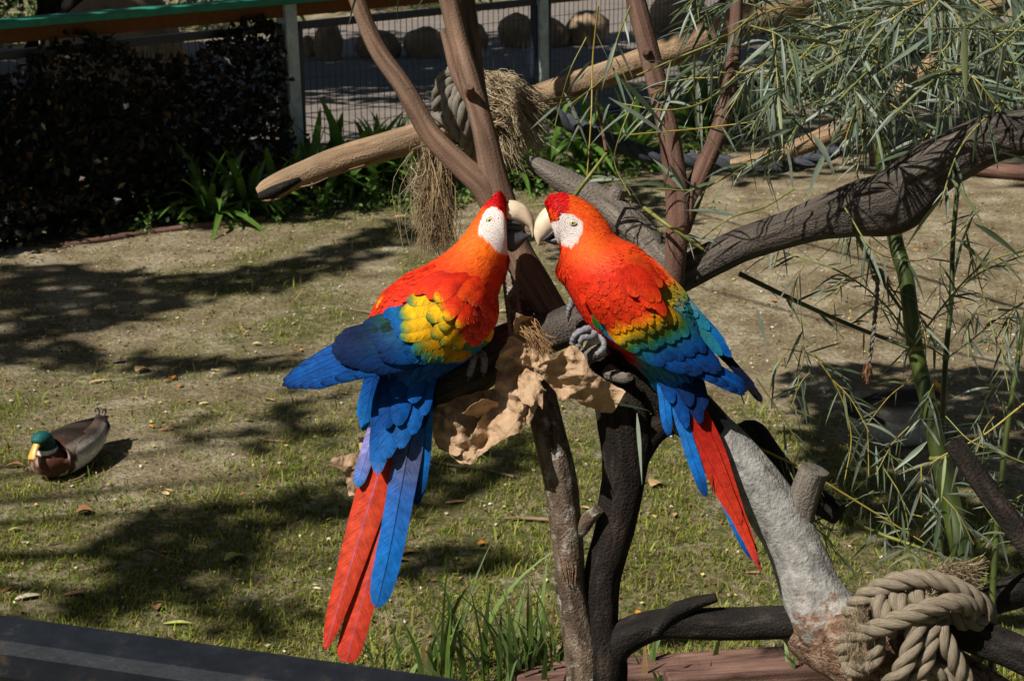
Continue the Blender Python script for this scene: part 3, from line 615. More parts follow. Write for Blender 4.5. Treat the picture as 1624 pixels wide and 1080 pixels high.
def fibres(name, n, start, end, parent, cols, spread=6, droop=10, r=0.7, wig=6, seg=7, d0=3.3):
    "start/end: functions giving (u,v,d)"
    bag = Bag()
    for k in range(n):
        a = np.array(start()); e = np.array(end()); m_ = (a+e)/2+np.array([R.gauss(0, wig), R.gauss(0, wig)-droop, R.gauss(0, 0.01)])
        e = e+np.array([R.gauss(0, spread), R.gauss(0, spread), R.gauss(0, 0.01)])
        q = catmull([a, (a*0.6+m_*0.4)+np.array([R.gauss(0, wig*.4), R.gauss(0, wig*.4), 0]), m_, e], seg); C = P(q[:, 0], q[:, 1], q[:, 2])
        V, Fc, UV = tube(C, np.linspace(r, r*0.4, seg)*a[2]/F, 3, cap=False); bag.add(V, Fc, np.array(R.choice(cols))*R.uniform(.7, 1.15), UV)
    return kind(bag.build(name, M['fibre'], parent), 'stuff')
FIB = [S(150, 132, 104), S(176, 158, 128), S(120, 104, 82), S(196, 180, 150)]
k1 = thing('rope_lashing', 'old grey rope knotted round the peeled pole, with a frayed tassel', 'rope', P(740, 180, 3.36))
for i, pth in enumerate([
        [(705, 205, 3.42), (697, 168, 3.36), (702, 132, 3.33), (724, 113, 3.33), (752, 112, 3.36), (772, 135, 3.42)],
        [(728, 118, 3.36), (712, 138, 3.31), (712, 170, 3.29), (725, 205, 3.31), (742, 226, 3.38)],
        [(745, 120, 3.36), (730, 140, 3.30), (729, 172, 3.28), (742, 205, 3.30), (758, 228, 3.36)],
        [(765, 122, 3.36), (750, 145, 3.30), (750, 176, 3.28), (762, 205, 3.31), (775, 225, 3.38)],
        [(688, 196, 3.34), (700, 188, 3.31), (716, 194, 3.30), (735, 214, 3.31), (750, 245, 3.36), (756, 262, 3.4)],
        [(782, 126, 3.38), (772, 150, 3.31), (772, 180, 3.29), (782, 210, 3.33)]]):
    rope(pth, 12, k1, M['oldrope'], phase=i)
ct = lambda: (R.uniform(768, 800), R.uniform(112, 200), R.uniform(3.27, 3.36))
fibres('frayed_tassel', 900, ct, lambda: (R.uniform(820, 866), R.uniform(150, 240)+R.uniform(-10, 20), R.uniform(3.22, 3.34)), k1, FIB, 8, 16, 0.8, 5)
fibres('frayed_tassel', 220, lambda: (R.uniform(775, 810), R.uniform(190, 225), R.uniform(3.3, 3.36)), lambda: (R.uniform(790, 830), R.uniform(235, 270), R.uniform(3.28, 3.36)), k1, FIB[:3], 6, 5, 0.8, 5)
k2 = thing('frayed_rope', 'matted frayed rope hanging below the peeled pole', 'rope', P(690, 220, 3.4))
rope([(672, 205, 3.40), (680, 250, 3.40), (690, 300, 3.40), (692, 350, 3.40)], 9, k2, M['oldrope'], name='rope_core')
rope([(722, 225, 3.42), (724, 260, 3.42), (716, 300, 3.42), (712, 340, 3.42)], 6, k2, M['oldrope'], name='rope_core')
fibres('frayed_strands', 620, lambda: (R.uniform(668, 712), R.uniform(215, 350), R.uniform(3.36, 3.44)), lambda: (R.uniform(662, 724), R.uniform(330, 412), R.uniform(3.34, 3.44)), k2, [S(112, 92, 66), S(140, 116, 84), S(96, 80, 60), S(164, 142, 108)], 7, 0, 0.75, 9)
fibres('loose_strands', 70, lambda: (R.uniform(645, 700), R.uniform(205, 330), R.uniform(3.36, 3.44)), lambda: (R.uniform(640, 690), R.uniform(230, 390), R.uniform(3.34, 3.44)), k2, FIB, 12, 0, 0.6, 14)
k3 = thing('dark_rope', 'dark old rope slung from the pole behind the reddish stem', 'rope', P(870, 180, 3.5))
rope([(855, 170, 3.46), (885, 186, 3.5), (930, 208, 3.5), (985, 232, 3.5), (1040, 248, 3.5), (1110, 256, 3.5), (1190, 262, 3.5), (1270, 258, 3.48), (1330, 236, 3.45)], 13, k3, M['darkrope'])
k4 = thing('rope_knot', 'thick twisted manila rope knotted round the pale limb base', 'rope', P(1450, 1000, 2.82))
for i, pth in enumerate([
        [(1345, 985, 2.88), (1358, 958, 2.83), (1398, 930, 2.79), (1452, 917, 2.77), (1503, 926, 2.77), (1545, 948, 2.79), (1566, 975, 2.82), (1556, 1000, 2.86), (1540, 1015, 2.88)],
        [(1352, 1060, 2.82), (1340, 1033, 2.79), (1356, 1008, 2.76), (1398, 994, 2.74), (1444, 975, 2.73), (1491, 959, 2.735), (1526, 956, 2.75), (1545, 972, 2.79)],
        [(1398, 935, 2.82), (1396, 955, 2.785), (1405, 985, 2.77), (1412, 1000, 2.79)], [(1424, 930, 2.81), (1424, 950, 2.78), (1436, 975, 2.765), (1446, 990, 2.78)], [(1452, 928, 2.80), (1456, 945, 2.775), (1472, 968, 2.765), (1480, 985, 2.78)],
        [(1478, 975, 2.76), (1456, 990, 2.74), (1446, 1025, 2.735), (1430, 1062, 2.74), (1408, 1092, 2.77)],
        [(1492, 972, 2.77), (1478, 1000, 2.75), (1470, 1035, 2.745), (1456, 1075, 2.755), (1440, 1110, 2.78)],
        [(1484, 975, 2.77), (1494, 1005, 2.75), (1508, 1035, 2.75), (1524, 1065, 2.76), (1540, 1100, 2.78)],
        [(1388, 1005, 2.77), (1390, 1030, 2.765), (1376, 1052, 2.77), (1352, 1058, 2.79), (1340, 1040, 2.80)],
        [(1560, 985, 2.81), (1530, 985, 2.80), (1510, 975, 2.79), (1500, 960, 2.79)],
        [(1405, 1085, 2.78), (1440, 1068, 2.77), (1485, 1064, 2.765), (1510, 1085, 2.78)]]):
    rope(pth, 15.0, k4, M['rope'], phase=i*1.3)
fibres('frayed_end', 420, lambda: (R.uniform(1462, 1545), R.uniform(905, 945), R.uniform(2.82, 2.88)), lambda: (R.uniform(1480, 1565), R.uniform(885, 930), R.uniform(2.80, 2.88)), k4, FIB[:3], 6, 4, 0.9, 5)
fibres('stray_fibres', 160, lambda: (R.uniform(1350, 1380), R.uniform(960, 1060), R.uniform(2.75, 2.78)), lambda: (R.uniform(1325, 1375), R.uniform(950, 1070), R.uniform(2.72, 2.75)), k4, FIB, 5, 3, 0.4, 8)
k5 = thing('hanging_cord', 'short tan cord with a frayed end hanging from the bamboo branch', 'cord', P(1393, 440, 3.1))
rope([(1392, 436, 3.11), (1391, 470, 3.10), (1387, 510, 3.10), (1383, 545, 3.10), (1377, 580, 3.10)], 3.6, k5, M['oldrope'], strands=2, name='cord')
rope([(1384, 432, 3.11), (1392, 428, 3.095), (1400, 436, 3.095), (1392, 445, 3.10), (1385, 438, 3.11)], 4, k5, M['oldrope'], strands=2, name='cord_knot')
fibres('frayed_end', 60, lambda: (R.uniform(1374, 1380), R.uniform(572, 582), 3.1), lambda: (R.uniform(1368, 1384), R.uniform(592, 606), 3.1), k5, [S(120, 84, 60), S(150, 112, 84)], 2, 0, 0.8, 2)
fibres('frayed_end', 40, lambda: (R.uniform(1398, 1402), R.uniform(436, 442), 3.095), lambda: (R.uniform(1402, 1416), R.uniform(444, 456), 3.095), k5, [S(120, 84, 60), S(150, 112, 84)], 2, 0, 0.8, 2)

# ================================================================== crumpled brown paper
m, nt, b = newmat('kraft_paper', 0.75, 0.2); M['paper'] = m
co = node(nt, 'ShaderNodeTexCoord').outputs['Object']
n_ = node(nt, 'ShaderNodeTexNoise', {'Vector': co, 'Scale': 60.0, 'Detail': 5.0}).outputs[0]
c = ramp(nt, n_, [(0.3, S(164, 134, 104)), (0.7, S(194, 164, 132))]); nt.links.new(c, b.inputs['Base Color'])
vo = node(nt, 'ShaderNodeTexVoronoi', {'Vector': co, 'Scale': 70.0}, feature='DISTANCE_TO_EDGE').outputs[0]; bump(nt, b, vo, 0.004, 0.6)
t_ = node(nt, 'ShaderNodeBsdfTranslucent', {'Color': (0.5, 0.30, 0.17, 1)}); a_ = node(nt, 'ShaderNodeMixShader', {0: 0.12})
nt.links.new(b.outputs[0], a_.inputs[1]); nt.links.new(t_.outputs[0], a_.inputs[2]); nt.links.new(a_.outputs[0], nt.nodes['Material Output'].inputs[0])
def paper(name, rows, parent, nu=56, nv=72, crump=9, seed=0, fold=6, ragged=2.5):
    "rows: (left u,v,w, right u,v,w) bands of the sheet in px, w towards the viewer"
    rr = random.Random(seed); q = catmull(rows, nv)
    t = np.linspace(0, 1, nu)[None, :, None]
    A = q[:, None, :3]*(1-t)+q[:, None, 3:]*t
    U, Vv, W = A[..., 0].copy(), A[..., 1].copy(), A[..., 2].copy()
    lu = (U-U.mean())/30; lv = (Vv-Vv.mean())/30; H = np.zeros_like(U); H2 = np.zeros_like(U)
    for k in range(11):   # creases: folded triangle waves in random directions
        a = rr.uniform(0, math.pi); f = rr.uniform(0.25, 1.2); ph = rr.uniform(0, 6)
        x = (np.cos(a)*lu+np.sin(a)*lv)*f+ph+0.6*(fbm(lu*0.5+k*3+40, lv*0.5+40, seed+k, 2)-0.5)
        tri = np.abs((x % 2)-1); H += (tri-0.5)/f*0.5; H2 += (np.abs(((x*1.3+.7) % 2)-1)-0.5)/f*0.3
    for k in range(9):    # small sharp crumples
        a = rr.uniform(0, math.pi); f = rr.uniform(1.3, 3.6); x = (np.cos(a)*lu+np.sin(a)*lv)*f+rr.uniform(0, 6)+1.5*(fbm(lu*.6+k*5+20, lv*.6+60, seed+k+70, 2)-.5)
        H += (np.abs((x % 2)-1)-.5)/f*.55*np.clip(fbm(lu*.7+k*7+30, lv*.7+10, seed+k+90, 2)*3-.9, 0, 1)
    W += H*crump*1.7; U += H2*fold*0.8; Vv += H*fold*0.4
    e = (np.abs(t[..., 0]-0.5)*2)**6*np.ones_like(U); U += e*ragged*(fbm(lv*2+9, lu*2+5, seed+50, 3)-0.5)*4; Vv += e*ragged*(fbm(lv*2+3, lu*2+7, seed+51, 3)-0.5)*3
    V = P(U.ravel(), Vv.ravel(), (D0-W*D0/F).ravel())
    ii = (np.arange(nv-1)[:, None]*nu+np.arange(nu-1)).ravel()
    o = mk(name, V, np.stack([ii, ii+1, ii+nu+1, ii+nu], 1), M['paper'], parent, None, None, False)
    sd = o.modifiers.new('thickness', 'SOLIDIFY'); sd.thickness = 0.0006
    return o
pp = thing('paper_wrapping', 'torn crumpled brown kraft paper tied to the perch log between the macaws', 'paper', P(830, 600, 2.88))
def z8(*a): return tuple((x/3.6+640 if i % 3 == 0 else x/3.6+460 if i % 3 == 1 else x) for i, x in enumerate(a))
paper('sheet', [z8(648, 120, 5, 760, 165, 5), z8(632, 230, 12, 800, 260, 8), z8(590, 330, 18, 830, 380, 14), z8(545, 440, 24, 800, 470, 22), z8(535, 560, 26, 770, 580, 26), z8(515, 650, 26, 720, 690, 28),
                z8(430, 760, 24, 690, 770, 28), z8(350, 850, 18, 560, 850, 24), z8(255, 930, 8, 450, 930, 16), z8(330, 985, 6, 380, 990, 8)], pp, seed=3, crump=13, nu=70, nv=100)
paper('sheet', [z8(775, 430, 22, 785, 510, 20), z8(860, 390, 30, 850, 560, 16), z8(930, 340, 34, 915, 640, 12), z8(1000, 330, 34, 960, 625, 26), z8(1070, 440, 32, 1040, 670, 30), z8(1150, 510, 26, 1110, 695, 30), z8(1258, 575, 16, 1192, 712, 20)], pp, seed=9, crump=11, fold=4)
paper('sheet', [z8(560, 560, -5, 560, 640, -5), z8(420, 590, -6, 470, 760, -4), z8(300, 620, -6, 380, 830, -2), z8(200, 650, -8, 300, 930, -4), z8(130, 720, -10, 200, 910, -8)], pp, seed=14, crump=12)
paper('sheet', [z8(350, 690, 8, 430, 730, 10), z8(410, 640, 16, 450, 720, 12), z8(470, 620, 18, 500, 690, 12), z8(540, 630, 14, 545, 680, 10)], pp, seed=21, crump=9, nu=34, nv=44, ragged=4)
paper('sheet', [z8(530, 440, 26, 560, 470, 26), z8(560, 350, 32, 620, 440, 28), z8(580, 320, 34, 660, 380, 30), z8(640, 260, 30, 720, 330, 28)], pp, seed=27, crump=10, nu=36, nv=44, ragged=4)
paper('sheet', [z8(660, 480, 30, 650, 600, 26), z8(720, 460, 38, 700, 640, 32), z8(770, 500, 36, 760, 620, 30), z8(800, 560, 30, 800, 650, 26)], pp, seed=33, crump=12, nu=36, nv=44, ragged=4)
paper('sheet', [z8(690, 640, 22, 700, 700, 18), z8(740, 620, 28, 720, 780, 22), z8(790, 600, 24, 750, 740, 20)], pp, seed=37, crump=9, nu=30, nv=36)
paper('sheet', [(541, 722, 10, 575, 716, -6), (538, 745, 14, 568, 740, 4), (550, 770, 8, 564, 765, 2), (556, 786, 4, 566, 788, 0)], pp, seed=41, crump=8, nu=30, nv=36)
paper('sheet', [(519, 742, 4, 524, 738, 4), (530, 725, 10, 545, 745, 10), (545, 718, 10, 556, 735, 10)], pp, seed=43, crump=6, nu=14, nv=16)
paper('sheet', [(576, 690, -12, 600, 680, -14), (572, 715, -10, 600, 715, -14), (560, 735, -8, 596, 745, -12)], pp, seed=45, crump=6, nu=14, nv=18)
tw = thing('jute_twine', 'frayed tan twine holding the brown paper to the perch log', 'twine', P(815, 500, 2.93))
rope([(797, 410, 3.03), (800, 450, 3.0), (806, 500, 2.94), (810, 530, 2.91), (816, 560, 2.90)], 3.2, tw, M['rope'], 2, name='cord')
rope([(822, 412, 3.02), (820, 455, 2.99), (824, 495, 2.93), (838, 520, 2.90), (850, 545, 2.89)], 3.2, tw, M['rope'], 2, name='cord')
fibres('frayed_twine', 120, lambda: (R.uniform(822, 850), R.uniform(505, 530), R.uniform(2.87, 2.89)), lambda: (R.uniform(850, 880), R.uniform(535, 575), R.uniform(2.87, 2.90)), tw, [S(150, 116, 80), S(176, 140, 100)], 5, 3, 0.8, 4)
# ================================================================== bamboo
m, nt, b = newmat('bamboo_culm', 0.4, 0.5); M['culm'] = m
co = node(nt, 'ShaderNodeTexCoord').outputs['Object']
n_ = node(nt, 'ShaderNodeTexNoise', {'Vector': co, 'Scale': 14.0, 'Detail': 5.0}).outputs[0]
nt.links.new(ramp(nt, n_, [(0.3, S(38, 48, 20)), (0.55, S(66, 78, 30)), (0.75, S(96, 102, 44))]), b.inputs['Base Color'])
M['twig'] = flat('bamboo_twig', S(118, 120, 58), 0.5, 0.4, 60, 0.35)
M['ytwig'] = flat('yellow_bamboo_twig', S(146, 130, 58), 0.5, 0.4, 60, 0.25)
bam = thing('bamboo', 'tall green bamboo with thick culm and drooping narrow grey-green leaves', 'bamboo', P(1600, 1260, 3.1))
def culm(pts, parent, mat, nodes=(), sides=12):
    o = limb('culm', pts, mat, parent, sides=sides, amp=0.0, ridge=0)
    for u, v, d, r in nodes:
        dv = np.array(pts[-1][:2])-np.array(pts[0][:2]); dv = dv/np.linalg.norm(dv)
        C, rr = px([(u-dv[0]*4, v-dv[1]*4, d, r), (u-dv[0]*1.5, v-dv[1]*1.5, d, r*1.14), (u+dv[0]*1.5, v+dv[1]*1.5, d, r*1.16), (u+dv[0]*4, v+dv[1]*4, d, r)], 8)
        V, Fc, UV = tube(C, rr, 12); mk('node_ring', V, Fc, M['twig'], o, UV)
    return o
culm([(1352, -120, 3.2, 10), (1372, 0, 3.2, 11), (1390, 180, 3.2, 12), (1418, 370, 3.18, 12), (1437, 443, 3.16, 12.5), (1451, 550, 3.15, 13), (1470, 630, 3.14, 13), (1488, 715, 3.13, 14), (1508, 800, 3.12, 16), (1528, 890, 3.1, 17), (1570, 1100, 3.08, 18), (1600, 1270, 3.06, 18)], bam, M['culm'],
     [(1383, 110, 3.2, 11.6), (1417, 365, 3.18, 12.2), (1452, 553, 3.15, 13.2), (1490, 725, 3.13, 14.4), (1530, 898, 3.1, 17.2)])
culm([(1560, -120, 3.25, 3.2), (1535, 150, 3.25, 3.6), (1513, 360, 3.24, 3.8), (1509, 467, 3.23, 4.2), (1500, 567, 3.22, 4.5), (1495, 660, 3.21, 4.8), (1490, 800, 3.2, 5), (1495, 1000, 3.18, 5.5), (1520, 1240, 3.15, 6)], bam, M['culm'], [(1511, 466, 3.23, 4.4), (1500, 568, 3.22, 4.8)])
culm([(1680, 150, 3.0, 3), (1650, 380, 3.0, 3.4), (1624, 510, 3.0, 3.8), (1610, 600, 3.0, 4), (1593, 717, 3.0, 4.4), (1575, 930, 3.0, 5), (1570, 1250, 3.0, 6)], bam, M['culm'], [(1617, 560, 3.0, 4.2)])
culm([(1395, -120, 2.7, 10), (1398, -40, 2.7, 10), (1402, 35, 2.7, 9)], bam, M['culm']) if False else None
TW = [
 ([(1172, 434), (1257, 475), (1340, 512), (1442, 552)], 3.12, 4.2, 'culm', 5), ([(1352, 360), (1372, 400), (1395, 440), (1430, 492)], 3.12, 3.6, 'culm', 4),
 ([(1180, 699), (1270, 742), (1347, 788), (1468, 862)], 3.0, 2.2, 'ytwig', 5), ([(1355, 831), (1400, 848), (1452, 866), (1510, 888)], 3.0, 3.4, 'twig', 3),
 ([(949, 10), (940, 95), (938, 180), (931, 280)], 2.95, 1.8, 'ytwig', 5), ([(908, 316), (932, 283), (962, 243)], 3.03, 3.4, 'twig', 2), ([(961, 240), (955, 205), (947, 166)], 2.9, 3, 'redstem', 1),
 ([(1022, 330), (1060, 358), (1115, 396)], 2.93, 3.4, 'twig', 5), ([(1000, 214), (1120, 203), (1215, 189), (1300, 160), (1385, 143)], 2.8, 1.5, 'ytwig', 9),
 ([(1180, 110), (1120, 160), (1060, 175), (985, 165)], 2.82, 2, 'twig', 7), ([(1200, 20), (1150, 60), (1080, 90), (1010, 120)], 2.8, 2, 'twig', 7),
 ([(1230, 240), (1170, 270), (1110, 300), (1040, 300)], 2.85, 2, 'twig', 7), ([(1000, 10), (980, 60), (960, 120), (900, 170)], 2.85, 1.8, 'twig', 6),
 ([(1010, 150), (985, 210), (975, 260), (1000, 310)], 2.84, 1.5, 'twig', 3), ([(930, 60), (905, 110), (890, 160), (880, 200)], 2.86, 1.3, 'twig', 3),
 ([(1260, 300), (1210, 330), (1160, 345), (1110, 380)], 2.85, 1.8, 'twig', 6), ([(1300, 60), (1250, 120), (1230, 200), (1210, 290)], 2.75, 2, 'twig', 9),
 ([(1400, 20), (1340, 80), (1280, 110), (1190, 120)], 2.75, 2, 'twig', 10), ([(1500, -10), (1440, 60), (1380, 110), (1310, 180)], 2.7, 2, 'twig', 10),
 ([(1624, 40), (1560, 90), (1490, 120), (1420, 180)], 2.6, 2, 'twig', 10), ([(1624, 130), (1570, 180), (1520, 240), (1490, 330)], 2.75, 2, 'twig', 8),
 ([(1450, 545), (1400, 480), (1330, 430), (1240, 400)], 3.13, 2, 'twig', 8), ([(1452, 545), (1500, 480), (1560, 420), (1640, 390)], 3.1, 2, 'twig', 9),
 ([(1509, 467), (1560, 430), (1624, 405)], 3.2, 2, 'twig', 7), ([(1500, 567), (1460, 545), (1430, 560)], 3.2, 1.6, 'twig', 4), ([(1500, 570), (1540, 540), (1590, 500), (1640, 470)], 3.2, 1.6, 'twig', 6),
 ([(1610, 600), (1580, 540), (1560, 470), (1540, 400)], 3.0, 1.5, 'twig', 6), ([(1624, 640), (1560, 690), (1500, 720), (1470, 740)], 2.9, 2, 'ytwig', 9), ([(1640, 740), (1590, 720), (1540, 700), (1500, 660)], 2.9, 1.6, 'twig', 8),
 ([(1290, 560), (1330, 620), (1350, 690), (1340, 760)], 3.05, 1.5, 'ytwig', 6), ([(1200, 600), (1240, 660), (1275, 720), (1290, 770)], 3.05, 1.5, 'twig', 5), ([(1560, 880), (1500, 900), (1440, 870), (1400, 800)], 2.85, 1.5, 'twig', 8),
 ([(1640, 880), (1600, 850), (1560, 800), (1530, 740)], 2.9, 1.5, 'twig', 8), ([(1180, 640), (1170, 600), (1190, 560)], 3.0, 1.2, 'twig', 3), ([(1270, 500), (1275, 560), (1262, 620)], 3.05, 1.2, 'twig', 4),
 ([(1400, 740), (1430, 790), (1440, 850), (1420, 900)], 3.0, 1.3, 'twig', 6), ([(1340, 330), (1390, 400), (1470, 410), (1540, 350)], 2.8, 1.5, 'twig', 7), ([(1624, 470), (1590, 540), (1600, 620)], 2.9, 1.3, 'twig', 6)]
for i in range(100):   # fine drooping sprays filling the top right corner
    u0 = R.uniform(1130, 1660); v0 = R.uniform(-80, 190)*(0.5+0.5*R.random()); 
    if u0 < 1200 and v0 > 150: continue
    a = R.uniform(-.6, 3.7); L = R.uniform(70, 150)
    TW.append(([(u0, v0), (u0+math.cos(a)*L*.5, v0+abs(math.sin(a))*L*.35), (u0+math.cos(a)*L, v0+abs(math.sin(a))*L*.7+25)], R.uniform(2.62, 3.35), 1.5, R.choice(['twig', 'twig', 'ytwig']), R.randint(7, 11)))
for i in range(40):
    u0 = R.uniform(1240, 1650); v0 = R.uniform(330, 820); a = R.uniform(0.4, 2.9); L = R.uniform(60, 130)
    TW.append(([(u0, v0), (u0+math.cos(a)*L*.5, v0+math.sin(a)*L*.3), (u0+math.cos(a)*L, v0+math.sin(a)*L*.6+20)], R.uniform(2.85, 3.4), 1.1, R.choice(['twig', 'ytwig']), R.randint(3, 6)))
LEAVES = []
def bleaf(u, v, d, ang, L, W, bend):
    "one long narrow bamboo leaf; folded along the midrib, bending down to its tip"
    n = 6; s = d/F; b0 = P(u, v, d); tz = R.uniform(-.5, .5)
    dirp = RT*math.cos(ang)-UP*math.sin(ang)+FWD*tz; dirp /= np.linalg.norm(dirp)
    nrm = np.cross(dirp, rdir(0.2)); nrm /= np.linalg.norm(nrm); side = np.cross(dirp, nrm)
    V = []
    tw_ = R.uniform(-0.8, 0.8)
    for i in range(n):
        t = i/(n-1); c = b0+dirp*L*s*t+np.array([0, 0, -1])*bend*s*t*t
        wd = W*s*(min(1, t*3.2+0.12))*(1-t**2.2)**0.8; sd = side*math.cos(tw_*t)+nrm*math.sin(tw_*t)
        V += [c-sd*wd+nrm*wd*.35, c, c+sd*wd+nrm*wd*.35]
    col = np.array(R.choice([S(140, 152, 134), S(122, 138, 116), S(154, 164, 146), S(104, 122, 98), S(90, 106, 78), S(132, 140, 98)]))*R.uniform(.45, 1.1)
    tu, tv = u+math.cos(ang)*L, v+math.sin(ang)*L+bend
    for qu, qv in ((u, v), ((u+tu)/2, (v+tv)/2-bend*.25), (tu, tv)):   # nothing hangs in front of the birds
        if qv > 296 and 840 < qu < 1215 and qv > 300+(qu-960)*.95-12 and qv < 640+(qu-1000)*.2 and W < 4.5*L/50: return
    lt_ = np.interp(u, [1080, 1180, 1300, 1430, 1500, 1624], [405, 361, 311, 253, 210, 175]); mv = (v+tv)/2
    if d < 3.0 and u > 1080 and lt_-25 < mv < lt_+90 and R.random() < .62: return
    if u < 1130 and L < 100 and R.random() < .3: return
    LEAVES.append((L*W, np.array(V), col))
LF = [(i*3+j, i*3+j+1, i*3+j+4, i*3+j+3) for i in range(5) for j in range(2)]
for pts, d, r, mt, nl in TW:
    p4 = [(u, v, d+R.uniform(-.03, .03), r*(1-0.45*k/len(pts))) for k, (u, v) in enumerate(pts)]
    big_ = r >= 3.3
    if big_: limb('side_branch', p4, M[mt], bam, sides=8, amp=0.0, ridge=0)
    else: limb('twig', p4, M[mt], bam, sides=6, amp=0.0, ridge=0, n=14)
    q = catmull(p4, 40); dens = v0
    for k in range(int(nl*2.3)):
        i = min(38, int((0.15+0.85*(k+R.random())/(nl*2.3))*39)); dv = q[i+1]-q[i]; a = math.atan2(dv[1], dv[0])+R.choice([-1, 1])*R.uniform(.25, 1.0)
        if R.random() < .3: a = a*0.6+R.uniform(0.6, 2.5)*0.4
        L = R.uniform(26, 84)*3.0/q[i][2]*(0.8 if q[i][1] > 380 else 1.0); bleaf(q[i][0], q[i][1], q[i][2], a, L, L*R.uniform(.03, .058), L*R.uniform(.0, .45))
for u, v, d, a, L, W, bd in [(1063, 262, 2.75, .95, 46, 7.5, 4), (985, 125, 2.7, .75, 110, 6, 10), (965, 155, 2.7, .5, 120, 5, 10), (1290, 215, 2.6, 1.1, 70, 13, 10), (1180, 160, 2.6, .9, 75, 10, 10), (1255, 205, 2.6, 2.9, 80, 10, 5), (1560, 150, 2.4, 2.0, 90, 14, 20),
                           (1530, 40, 2.4, 1.5, 110, 12, 10), (1470, 60, 2.4, 2.6, 90, 13, 10), (1600, 60, 2.4, 1.7, 120, 13, 20), (1430, 120, 2.4, 2.3, 80, 14, 20), (1580, 240, 2.4, .1, 90, 9, 10), (1545, 355, 2.5, .4, 100, 8, 20), (1350, 90, 2.5, 2.7, 90, 12, 5),
                           (1310, 240, 2.6, 2.0, 70, 9, 15), (1470, 700, 2.8, 2.4, 70, 8, 0), (1240, 640, 2.85, .3, 60, 6, 8), (1490, 815, 2.8, 1.8, 60, 8, 5), (1340, 705, 2.85, 1.0, 55, 6, 5), (570, -30, 2.95, 1.85, 75, 3, 0), (632, -40, 2.95, 1.6, 80, 3, 0), (690, -30, 2.95, 2.1, 70, 7, 0), (540, -30, 2.9, 1.5, 60, 2.5, 0),
                           (1135, 700, 2.9, 1.7, 110, 4, 10), (1010, 655, 2.86, 1.5, 110, 5, 5), (975, 640, 2.86, .15, 70, 4, 5), (960, 660, 2.86, .5, 90, 3, 5), (1190, 520, 2.95, 1.6, 90, 6, 10), (1200, 490, 2.95, 1.2, 60, 5, 10), (1175, 530, 2.95, 2.0, 50, 4, 10)]:
    bleaf(u, v, d, a, L, W*.62 if W > 7 else W*.85, bd)
LEAVES.sort(key=lambda t: -t[0])
for i, (k, V, c) in enumerate(LEAVES[:300]):
    mk('leaf', V, LF, M['leaf'], bam, None, np.tile(c, (len(V), 1)))
bag = Bag()
for k, V, c in LEAVES[300:]: bag.add(V, LF, c)
kind(bag.build('small_leaves', M['leaf'], bam), 'stuff')

# ================================================================== near rail, grass clump, plank
m, nt, b = newmat('worn_blue_rail_paint', 0.55, 0.4); M['nearrail'] = m
co = node(nt, 'ShaderNodeTexCoord').outputs['Object']
n_ = node(nt, 'ShaderNodeTexNoise', {'Vector': co, 'Scale': 18.0, 'Detail': 8.0, 'Roughness': 0.72}).outputs[0]
nt.links.new(ramp(nt, n_, [(0.42, S(16, 20, 27)), (0.58, S(26, 30, 37)), (0.72, S(70, 58, 48))]), b.inputs['Base Color']); bump(nt, b, n_, 0.002)
ra = G(-200, 952, 1.12); rb_ = G(1000, 1121, 1.12); dv = rb_-ra; dv /= np.linalg.norm(dv); sd = np.array([dv[1], -dv[0], 0])
nr = thing('viewing_rail', 'worn dark blue rail of the viewing barrier across the lower left corner', 'rail', [-1.4, 1.35, 0])
c0 = (ra+rb_)/2-UPZ*0.03
o = bevbox('rail_beam', c0+sd*0.02, dv*1.7, sd*0.042, UPZ*0.028, M['nearrail'], nr, 0.012)
for t in (-1.25, 1.25): bevbox('post', c0+dv*t+sd*0.02-UPZ*(c0[2]/2+0.0), dv*0.03, sd*0.03, UPZ*(c0[2]/2-0.02), M['bluemetal'], nr)
def near_clump(label, u, v, d, n, hmin, hmax, spread, seed):
    rr = random.Random(seed); base = G(u, v)
    th = thing('grass_clump', label, 'grass', base, 'grass clumps by the perch tree')
    for k in range(n):
        a = rr.uniform(0, 6.283); h = rr.uniform(hmin, hmax); lean = rr.uniform(.05, .75)*h; w_ = rr.uniform(.0035, .011); ox = rr.gauss(0, spread); oy = rr.gauss(0, spread*.5); V = []; C = []
        col = np.array(rr.choice([S(92, 116, 52), S(112, 136, 66), S(76, 100, 46), S(128, 146, 86), S(96, 118, 70)]))*rr.uniform(.75, 1.15)
        if rr.random() < .08: col = np.array(S(170, 140, 96))
        nn = 8; pa = a+rr.uniform(.9, 2.2)
        for i in range(nn):
            t = i/(nn-1); c = base+np.array([ox+math.cos(a)*lean*t*t, oy+math.sin(a)*lean*t*t*.6, h*(t-0.22*t*t*lean/h)]); wd = w_*(1-t**2.5)*min(1, .35+t*2)
            sv = np.array([math.cos(pa), math.sin(pa), 0])*wd; V += [c-sv, c+np.array([0, 0, -wd*.5]), c+sv]; C += [col, col*.85, col]
        mk('blade', V, [(i*3+j, i*3+j+1, i*3+j+4, i*3+j+3) for i in range(nn-1) for j in range(2)], M['leaf'], th, None, C)
near_clump('tall broad-bladed grass clump left of the dark trunk', 780, 1075, 0, 64, .08, .36, .11, 1)
near_clump('loose grass clump beneath the long red tail', 640, 1078, 0, 30, .05, .16, .12, 2)
near_clump('grassy tuft with seed stalks close beside the dark trunk', 868, 1080, 0, 30, .08, .34, .06, 3)
near_clump('broad-leaved tuft in front of the redwood plank', 1300, 1100, 0, 30, .08, .18, .07, 4)
near_clump('thin tuft of grass at the foot of the lower limb', 1060, 1090, 0, 26, .05, .16, .14, 5)
a = G(1060, 1062, 0.10); e = G(1370, 1042, 0.10); dv = e-a; dv /= np.linalg.norm(dv); sd = np.array([dv[1], -dv[0], 0])
V, Fc, UV = None, None, None
